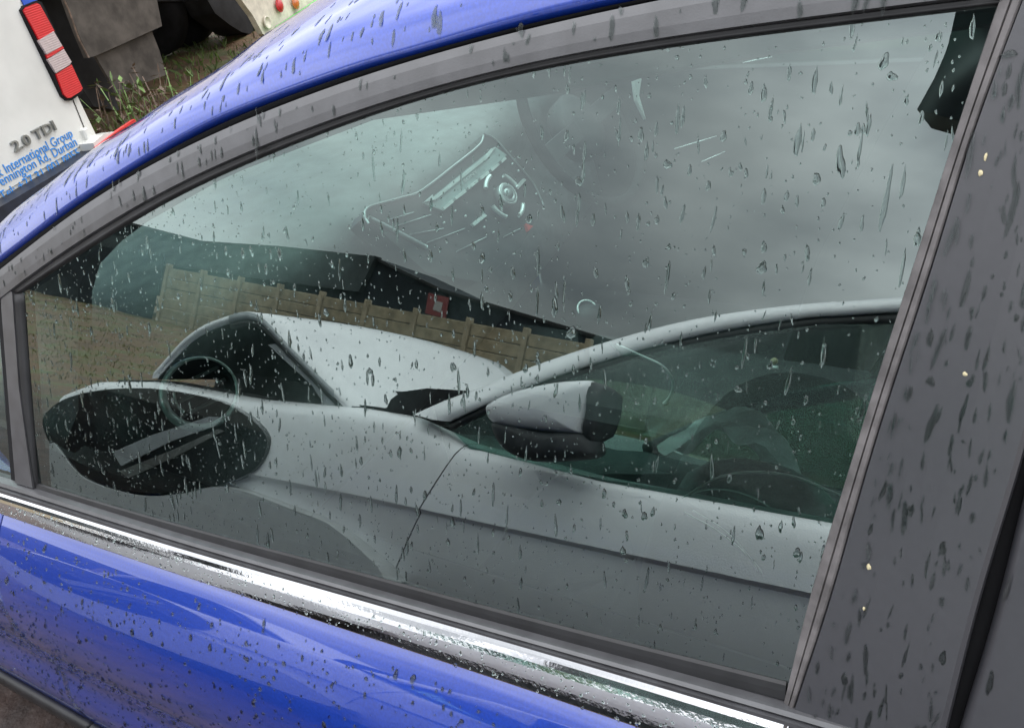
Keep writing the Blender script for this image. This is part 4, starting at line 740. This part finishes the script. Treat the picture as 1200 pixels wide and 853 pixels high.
# A pillar and roof rail
pu = [(-0.9,1.5031,0.9598),(-0.93,1.4253,1.018),(-0.97,1.344,1.0747),(-1,1.2054,1.1621),(-1.04,1.0288,1.2612),(-1.08,0.8158,1.3615),(-1.1,0.6086,1.4284),(-1.11,0.4156,1.4739),(-1.11,0.2052,1.5136),(-1.11,-0.0688,1.5466)]
pl_ = [(-0.9,1.3743,0.9666),(-0.92,1.2939,1.026),(-0.95,1.2114,1.0856),(-0.98,1.1057,1.1557),(-1.02,0.9599,1.2368),(-1.06,0.7543,1.3335),(-1.08,0.555,1.4022),(-1.09,0.3867,1.4434),(-1.09,0.1969,1.4783),(-1.09,-0.074,1.5101)]
a, b = curve(pu, 50), curve(pl_, 50)
loft('roof_rail', [a+[-.10, 0, .012], a+[-.03, 0, .006], a, a*.6+b*.4+[.012, 0, 0], a*.35+b*.65+[.012, 0, -.002], b, b+[-.02, 0, 0], b+[-.05, 0, .01]], M['white'], WC)
sg = slab('side_window', [(-0.915,1.3909,0.9589),(-0.96,1.2164,1.0782),(-1.03,0.9636,1.2304),(-1.07,0.757,1.3278),(-1.09,0.5568,1.3971),(-1.1,0.3877,1.4388),(-1.1,0.0704,1.491),(-0.94,-0.0323,0.9263),(-0.93,0.3246,0.9634),(-0.93,0.8864,0.9044),(-0.92,1.2591,0.8907)], (1, 0, .3), .004, [M['carglass'], M['glassback']], WC)
for p in sg.data.polygons: p.material_index = 0 if p.index == 0 else 1
if sg.data.polygons[0].normal.x < 0: sg.data.flip_normals()
tube('window_frame', curve([(-0.925,1.3721,0.9536),(-0.965,1.2169,1.0664),(-1.035,0.9631,1.2171),(-1.075,0.7562,1.3152),(-1.095,0.5558,1.3853),(-1.105,0.3865,1.4275),(-1.105,0.0688,1.4809)], 40), .016, M['rubber'], WC)
# mirror
mc = [(-0.8,1.1679,1.0291),(-0.8,1.1649,1.0499),(-0.8,1.1043,1.0907),(-0.8,1.0006,1.134),(-0.8,0.9086,1.1593),(-0.8,0.8799,1.1583),(-0.8,0.8739,1.1325),(-0.8,0.8763,1.0823),(-0.8,0.8787,1.0424),(-0.8,0.8927,1.0311),(-0.8,0.9873,1.0167),(-0.8,1.1042,1.0045),(-0.8,1.1462,1.0089)]
mlow = [(-0.8,1.1331,1.0116),(-0.8,0.9873,1.0167),(-0.8,0.8796,1.036),(-0.8,0.8455,1.0106),(-0.8,0.8573,0.9811),(-0.8,0.994,0.9402),(-0.8,1.0845,0.9472),(-0.8,1.1308,0.981)]
def puff(name, pts, m, parent, d):
    P_ = np.array(pts); c_ = P_.mean(0); rows = []
    for s_, x_ in ((1, 0), (.96, d*.45), (.8, d*.8), (.45, d), (.02, d*1.02)):
        q = c_+(P_-c_)*s_; q = np.vstack([q, q[:1]]); rows.append(q+[x_, 0, 0])
    bk = []
    for s_, x_ in ((.96, -.06), (.8, -.1), (.02, -.11)):
        q = c_+(P_-c_)*s_; q = np.vstack([q, q[:1]]); bk.append(q+[x_, 0, 0])
    return loft(name, bk[::-1]+rows, m, parent)
mm = puff('door_mirror', smooth_poly(mc), M['white'], WC, .05)
puff('mirror_base', smooth_poly(mlow), M['dark'], WC, .045)
puff('mirror_rim', smooth_poly([(-0.8,0.8935,1.1558),(-0.8,0.8656,1.1568),(-0.8,0.849,1.1455),(-0.8,0.8425,1.0975),(-0.8,0.8471,1.0472),(-0.8,0.8571,1.0203),(-0.8,0.8796,1.036),(-0.8,0.8813,1.0937)]), M['dark'], WC, .03)
# bonnet, raised on its hinge
hp = [(-0.95,1.8032,0.9289),(-0.95,1.9491,0.9883),(-0.95,2.1462,1.0716),(-0.95,2.3585,1.1563)] + [(-0.95,2.5358,1.1165),(-0.95,2.7199,1.0249),(-0.95,2.8995,0.8438)]
pr = curve(hp, 26); rows = []
for q in np.linspace(0, 1, 12):
    x_ = -.95-1.5*q; cr_ = .05*math.sin(math.pi*q); rows.append(pr+np.stack([np.full(26, x_+.95), np.zeros(26), np.full(26, cr_)*np.linspace(.4, 1, 26)], 1))
hood = loft('bonnet', rows+[rows[-1]-[0, 0, .02]]+[r-[0, 0, .022] for r in rows[::-1]], M['white'], WC, closed=True)
loft('bonnet_liner', [r*1.0-[.02 if i == 0 else 0, 0, .026] for i, r in enumerate([x[:] for x in rows])], M['liner'], hood)
e0 = pr[2:16]
loft('bonnet_flange', [e0+[.004, 0, -.002], e0+[.006, -.006, -.024], e0+[-.02, -.01, -.034], e0+[-.03, 0, -.01]], M['steel'], hood, closed=True, caps=True)
loft('bonnet_seal', [e0+[.002, -.012, -.030], e0+[.003, -.022, -.046], e0+[-.03, -.02, -.05], e0+[-.03, -.01, -.03]], M['rubber'], hood, closed=True, caps=True)
slab('hinge_arm', [(-0.955,2.2665,1.0565),(-0.955,2.2319,1.0649),(-0.955,2.0453,1.0093),(-0.955,1.9307,0.9636),(-0.955,1.888,0.9293),(-0.955,1.874,0.8954),(-0.955,1.9309,0.881),(-0.955,1.9516,0.9225),(-0.955,2.0043,0.9585),(-0.955,2.1217,1.002)], (1, 0, 0), .02, M['steel'], WC)
slab('engine', [(-1.06, y_, zt(y_)-.03) for y_ in np.linspace(1.72, 3.15, 16)]+[(-1.06, 3.15, .35), (-1.06, 1.72, .35)], (1, 0, 0), 1.35, M['engine'], WC)
box('engine_cover', (-2.0, 1.85, .80), (-1.35, 2.3, .90), M['engine'], WC, bev=.04)
slab('bay_dark_fill', [(-1.25, y_, zt(y_)+.075) for y_ in np.linspace(1.78, 2.92, 12)]+[(-1.25, 2.92, .4), (-1.25, 1.78, .4)], (1, 0, 0), .9, M['engine'], WC)  # added dark slab filling the bay for its parts and shade
slab('inner_wing', [(-.99, y_, zt(y_)+.012) for y_ in np.linspace(1.7, 3.2, 20)]+[(-.99, 3.2, .4), (-.99, 1.7, .4)], (1, 0, 0), .05, M['engine'], WC)  # dark top edge also imitates the shadow line above the fender
box('bulkhead', (-2.4, 1.55, .3), (-1.0, 1.72, .88), M['engine'], WC)
slab('wiper_cowl', [(-1,1.7077,0.9296),(-1,1.6911,0.9769),(-1,1.6556,1.0083),(-1,1.5566,1.0377),(-1,1.3887,1.0614),(-1,1.48,1.0075),(-1,1.5753,0.9513)], (.6, .3, .7), .03, M['rubber'], WC)
# glasshouse and far side
wsr = [a[:14]+[-.04, .02, 0]]
for q in np.linspace(.12, 1, 7): wsr.append(a[:14]+np.array([0, 0, 0])+np.stack([-(2*(1.75+a[:14, 0]))*q, np.full(14, .22*math.sin(math.pi*q)), np.full(14, .02*math.sin(math.pi*q))], 1))
loft('windscreen', wsr, M['screenglass'], WC)
rr = [a[13:]+[-.03, 0, .006]]
for q in np.linspace(.1, 1, 7): rr.append(a[13:]+np.stack([-(2*(1.75+a[13:, 0]))*q, np.zeros(37), np.full(37, .03*math.sin(math.pi*q))], 1))
loft('roof', rr, M['white'], WC); loft('headliner', [r-[0, 0, .05] for r in rr], M['rubber'], WC)
slab('far_side', [(-2.56, y_, zt(y_)) for y_ in np.linspace(-1.2, 3.4, 30)]+[(-2.56, 3.4, .2), (-2.56, -1.2, .2)], (1, 0, 0), .06, M['white'], WC)
tube('far_pillar', curve([(-2.55, 1.5, .9), (-2.48, 1.0, 1.2), (-2.42, .4, 1.42)], 12), .035, M['dark'], WC)
tube('far_pillar', curve([(-2.55, .1, .86), (-2.45, 0.03, 1.2), (-2.4, 0, 1.44)], 8), .05, M['dark'], WC)
box('dashboard', (-2.5, 1.0, .5), (-1.0, 1.5, .90), M['dark'], WC, bev=.04)
rows = []; th = np.linspace(0, 2*math.pi, 37)
for zc_, hx, hy in [(.40, .23, .16), (.62, .24, .20), (.80, .24, .225), (.90, .235, .215), (.97, .215, .185), (1.015, .17, .13), (1.038, .09, .065), (1.042, .001, .001)]:
    rows.append(np.stack([-1.30+hx*np.sign(np.cos(th))*np.abs(np.cos(th))**.7, .60-.10*(1.04-zc_)+hy*np.sin(th), zc_+0*th], 1))
loft('front_seat', rows, M['seatlit'], WC)
for r_, dz in ((.9, -.045), (.84, -.06)):
    aa = np.linspace(-.15, 2.9, 40); tube('seat_stitch', np.stack([-1.085+.0*aa, .585+.215*r_*np.cos(aa), .84+dz+.19*r_*np.sin(aa)], 1), .0022, M['thread'], WC, 5)
slab('far_window', [(-2.56, -.6, .93), (-2.56, 1.5, .93), (-2.44, .8, 1.40), (-2.40, -.6, 1.44)], (1, 0, .3), .004, M['carglass'], WC)
cvs = []
for a_ in np.linspace(0, 1, 14):
    for b_ in np.linspace(0, 1, 14):
        cvs.append((-1.95-.22*b_+.05*math.sin(7*a_+3*b_), .72+.42*a_+.05*math.sin(9*b_), .98+.20*math.sin(math.pi*a_)*(.5+.5*b_)+.035*math.sin(11*a_+5*b_)*math.cos(8*b_)))
obj('pale_reflection_sheet', cvs, [(i*14+j, i*14+j+1, (i+1)*14+j+1, (i+1)*14+j) for i in range(13) for j in range(13)], M['palesheet'], WC, True)  # added pale sheet standing in for soft pale reflections
box('front_seat', (-2.4, -.25, .35), (-1.9, -.05, 1.15), M['seat'], WC, bev=.05)
box('cabin_floor', (-2.55, -1.2, .2), (-.97, 1.6, .26), M['dark'], WC)
box('tail', (-2.55, -1.5, .2), (-.98, -1.2, 1.0), M['white'], WC, bev=.04)
for y_ in (2.35, -.95):
    lathe('wheel', (-.99, y_, .31), (1, 0, 0), [(.19, -.1), (.30, -.1), (.315, -.07), (.315, .06), (.30, .09), (.2, .085), (.19, .06), (.03, .07)], M['tyre'], WC)

# ---------------------------------------------------------------- fence, gate, shed, sign, canopy on the far bank
fq = [(-13.2426,21.0653,1.2943),(-13.8194,14.3623,1.4477),(-13.9493,12.8535,1.4721),(-14.24,9.475,1.5349)]
fd_ = np.array((math.sin(0.0858), math.cos(0.0858), 0)); fn_ = np.array((fd_[1], -fd_[0], 0)); fo = fn_*-15.0; FA = np.array([fd_, fn_, (0, 0, 1)])
FE = thing('fence', 'brown concrete plank fence with posts along the grass bank behind the white car', 'fence', tuple(fo+fd_*12+[0, 0, .4]))
y_post = np.arange(-2.0, 21.4, 1.55)
pp = []
me_pl = None
for i, y_ in enumerate(y_post):
    box('post', (y_-.07, -.08, .0), (y_+.07, .08, 2.02), M['post'], FE, FA, fo, .012)
    if i+1 < len(y_post):
        for k_ in range(6):
            z0 = .12+k_*.30; jit = random.uniform(-.012, .012)
            box('plank', (y_+.075, -.025+jit, z0), (y_+1.475, .03+jit, z0+.285), M['wood'], FE, FA, fo, .012)
GA = thing('palisade_gate', 'dark green barred gate at the end of the brown fence', 'gate', tuple(fo+fd_*26+[0, 0, .5]))
for k_ in range(42): box('bar', (21.6+k_*.2, -.015, .45), (21.66+k_*.2, .015, 2.3), M['slatelite'], GA, FA, fo)
box('backing_sheet', (21.5, .03, .3), (30, .05, 2.2), M['slate'], GA, FA, fo)
for z_ in (.7, 2.0): box('rail', (21.5, -.04, z_), (30, -.016, z_+.08), M['slatelite'], GA, FA, fo)
SH = thing('shed', 'long low dark slate shed behind the brown fence', 'building', tuple(fo-fn_*3+fd_*14+[0, 0, .4]))
top = [(-14.4099,33.1591,3.6636),(-14.8514,28.0285,3.3296),(-15.1904,24.0893,3.0587),(-15.4918,20.587,3.2613),(-15.8139,16.8446,3.3626),(-16.0343,14.2842,2.7545),(-16.336,10.7779,2.3735),(-16.5186,8.6568,2.143)]
bot = [(p[0], p[1], 1.0) for p in top]
slab('wall', top+bot[::-1], fn_, 3.0, M['slate'], SH)
for q in ((-.5, 0),):
    tp = np.array(top); loft('gutter', [tp+fn_*.03+[0, 0, .02], tp+fn_*.10+[0, 0, .02], tp+fn_*.10-[0, 0, .06], tp+fn_*.03-[0, 0, .06]], M['rubber'], SH, closed=True, caps=True, smooth=False)
slab('lean_to', [(-14.502,29.756,1.9131),(-15.0713,23.1416,2.1505),(-15.3357,20.0683,2.2073),(-15.5981,17.0195,2.2999),(-15.6281,16.6707,3.3863),(-15.312,20.3446,3.1863),(-15.0148,23.7977,2.9548),(-14.5441,29.2673,2.7539)], fn_, .3, M['slatelite'], SH)
SG = thing('warning_sign', 'small red and white square sign on the dark shed wall', 'sign', tuple([(-15.8838,14.2832,2.3021)][0]))
sgp = slab('board', [(-15.8526,14.646,2.6059),(-15.9123,13.9518,2.5597),(-15.9145,13.9264,2.0032),(-15.8548,14.6197,2.0405)], fn_, .03, M['signred'], SG)
slab('panel', [(-15.8668,14.3643,2.43),(-15.8895,14.1006,2.3967),(-15.8878,14.1207,2.1362),(-15.865,14.3846,2.1679)], fn_, .01, M['signwhite'], sgp)
CA = thing('dark_patch_slab', 'dark slab added above the yard for the dark patch reflected in the window', 'added_slab', tuple(np.array([(-4.9804,0.6348,3.7931)][0])*[1, 1, 0]+[0, 0, .2]))
cn = np.array((.93, -.1, -.25))  # added dark slab, shaped to give a dark patch in the window reflection
slab('dark_slab', [(-4.8291,1.0137,4.0036),(-4.8786,1.0242,3.8956),(-4.9267,1.049,3.7797),(-4.9826,1.0955,3.6296),(-5.0428,1.1748,3.441),(-5.1131,0.8922,3.3821),(-5.1786,0.5588,3.3133),(-5.2574,0.0256,3.169),(-4.9906,-0.2578,3.8524),(-4.7321,0.1231,4.3692),(-4.6676,0.9515,4.3361)], cn, 1.5, M['slate'], CA)
cp = np.array([(-5.6972,-0.0417,3.7227)][0])
box('slab_post', (cp[0]-.06, cp[1]-.06, .1), (cp[0]+.06, cp[1]+.06, cp[2]), M['frame'], CA, bev=.01)
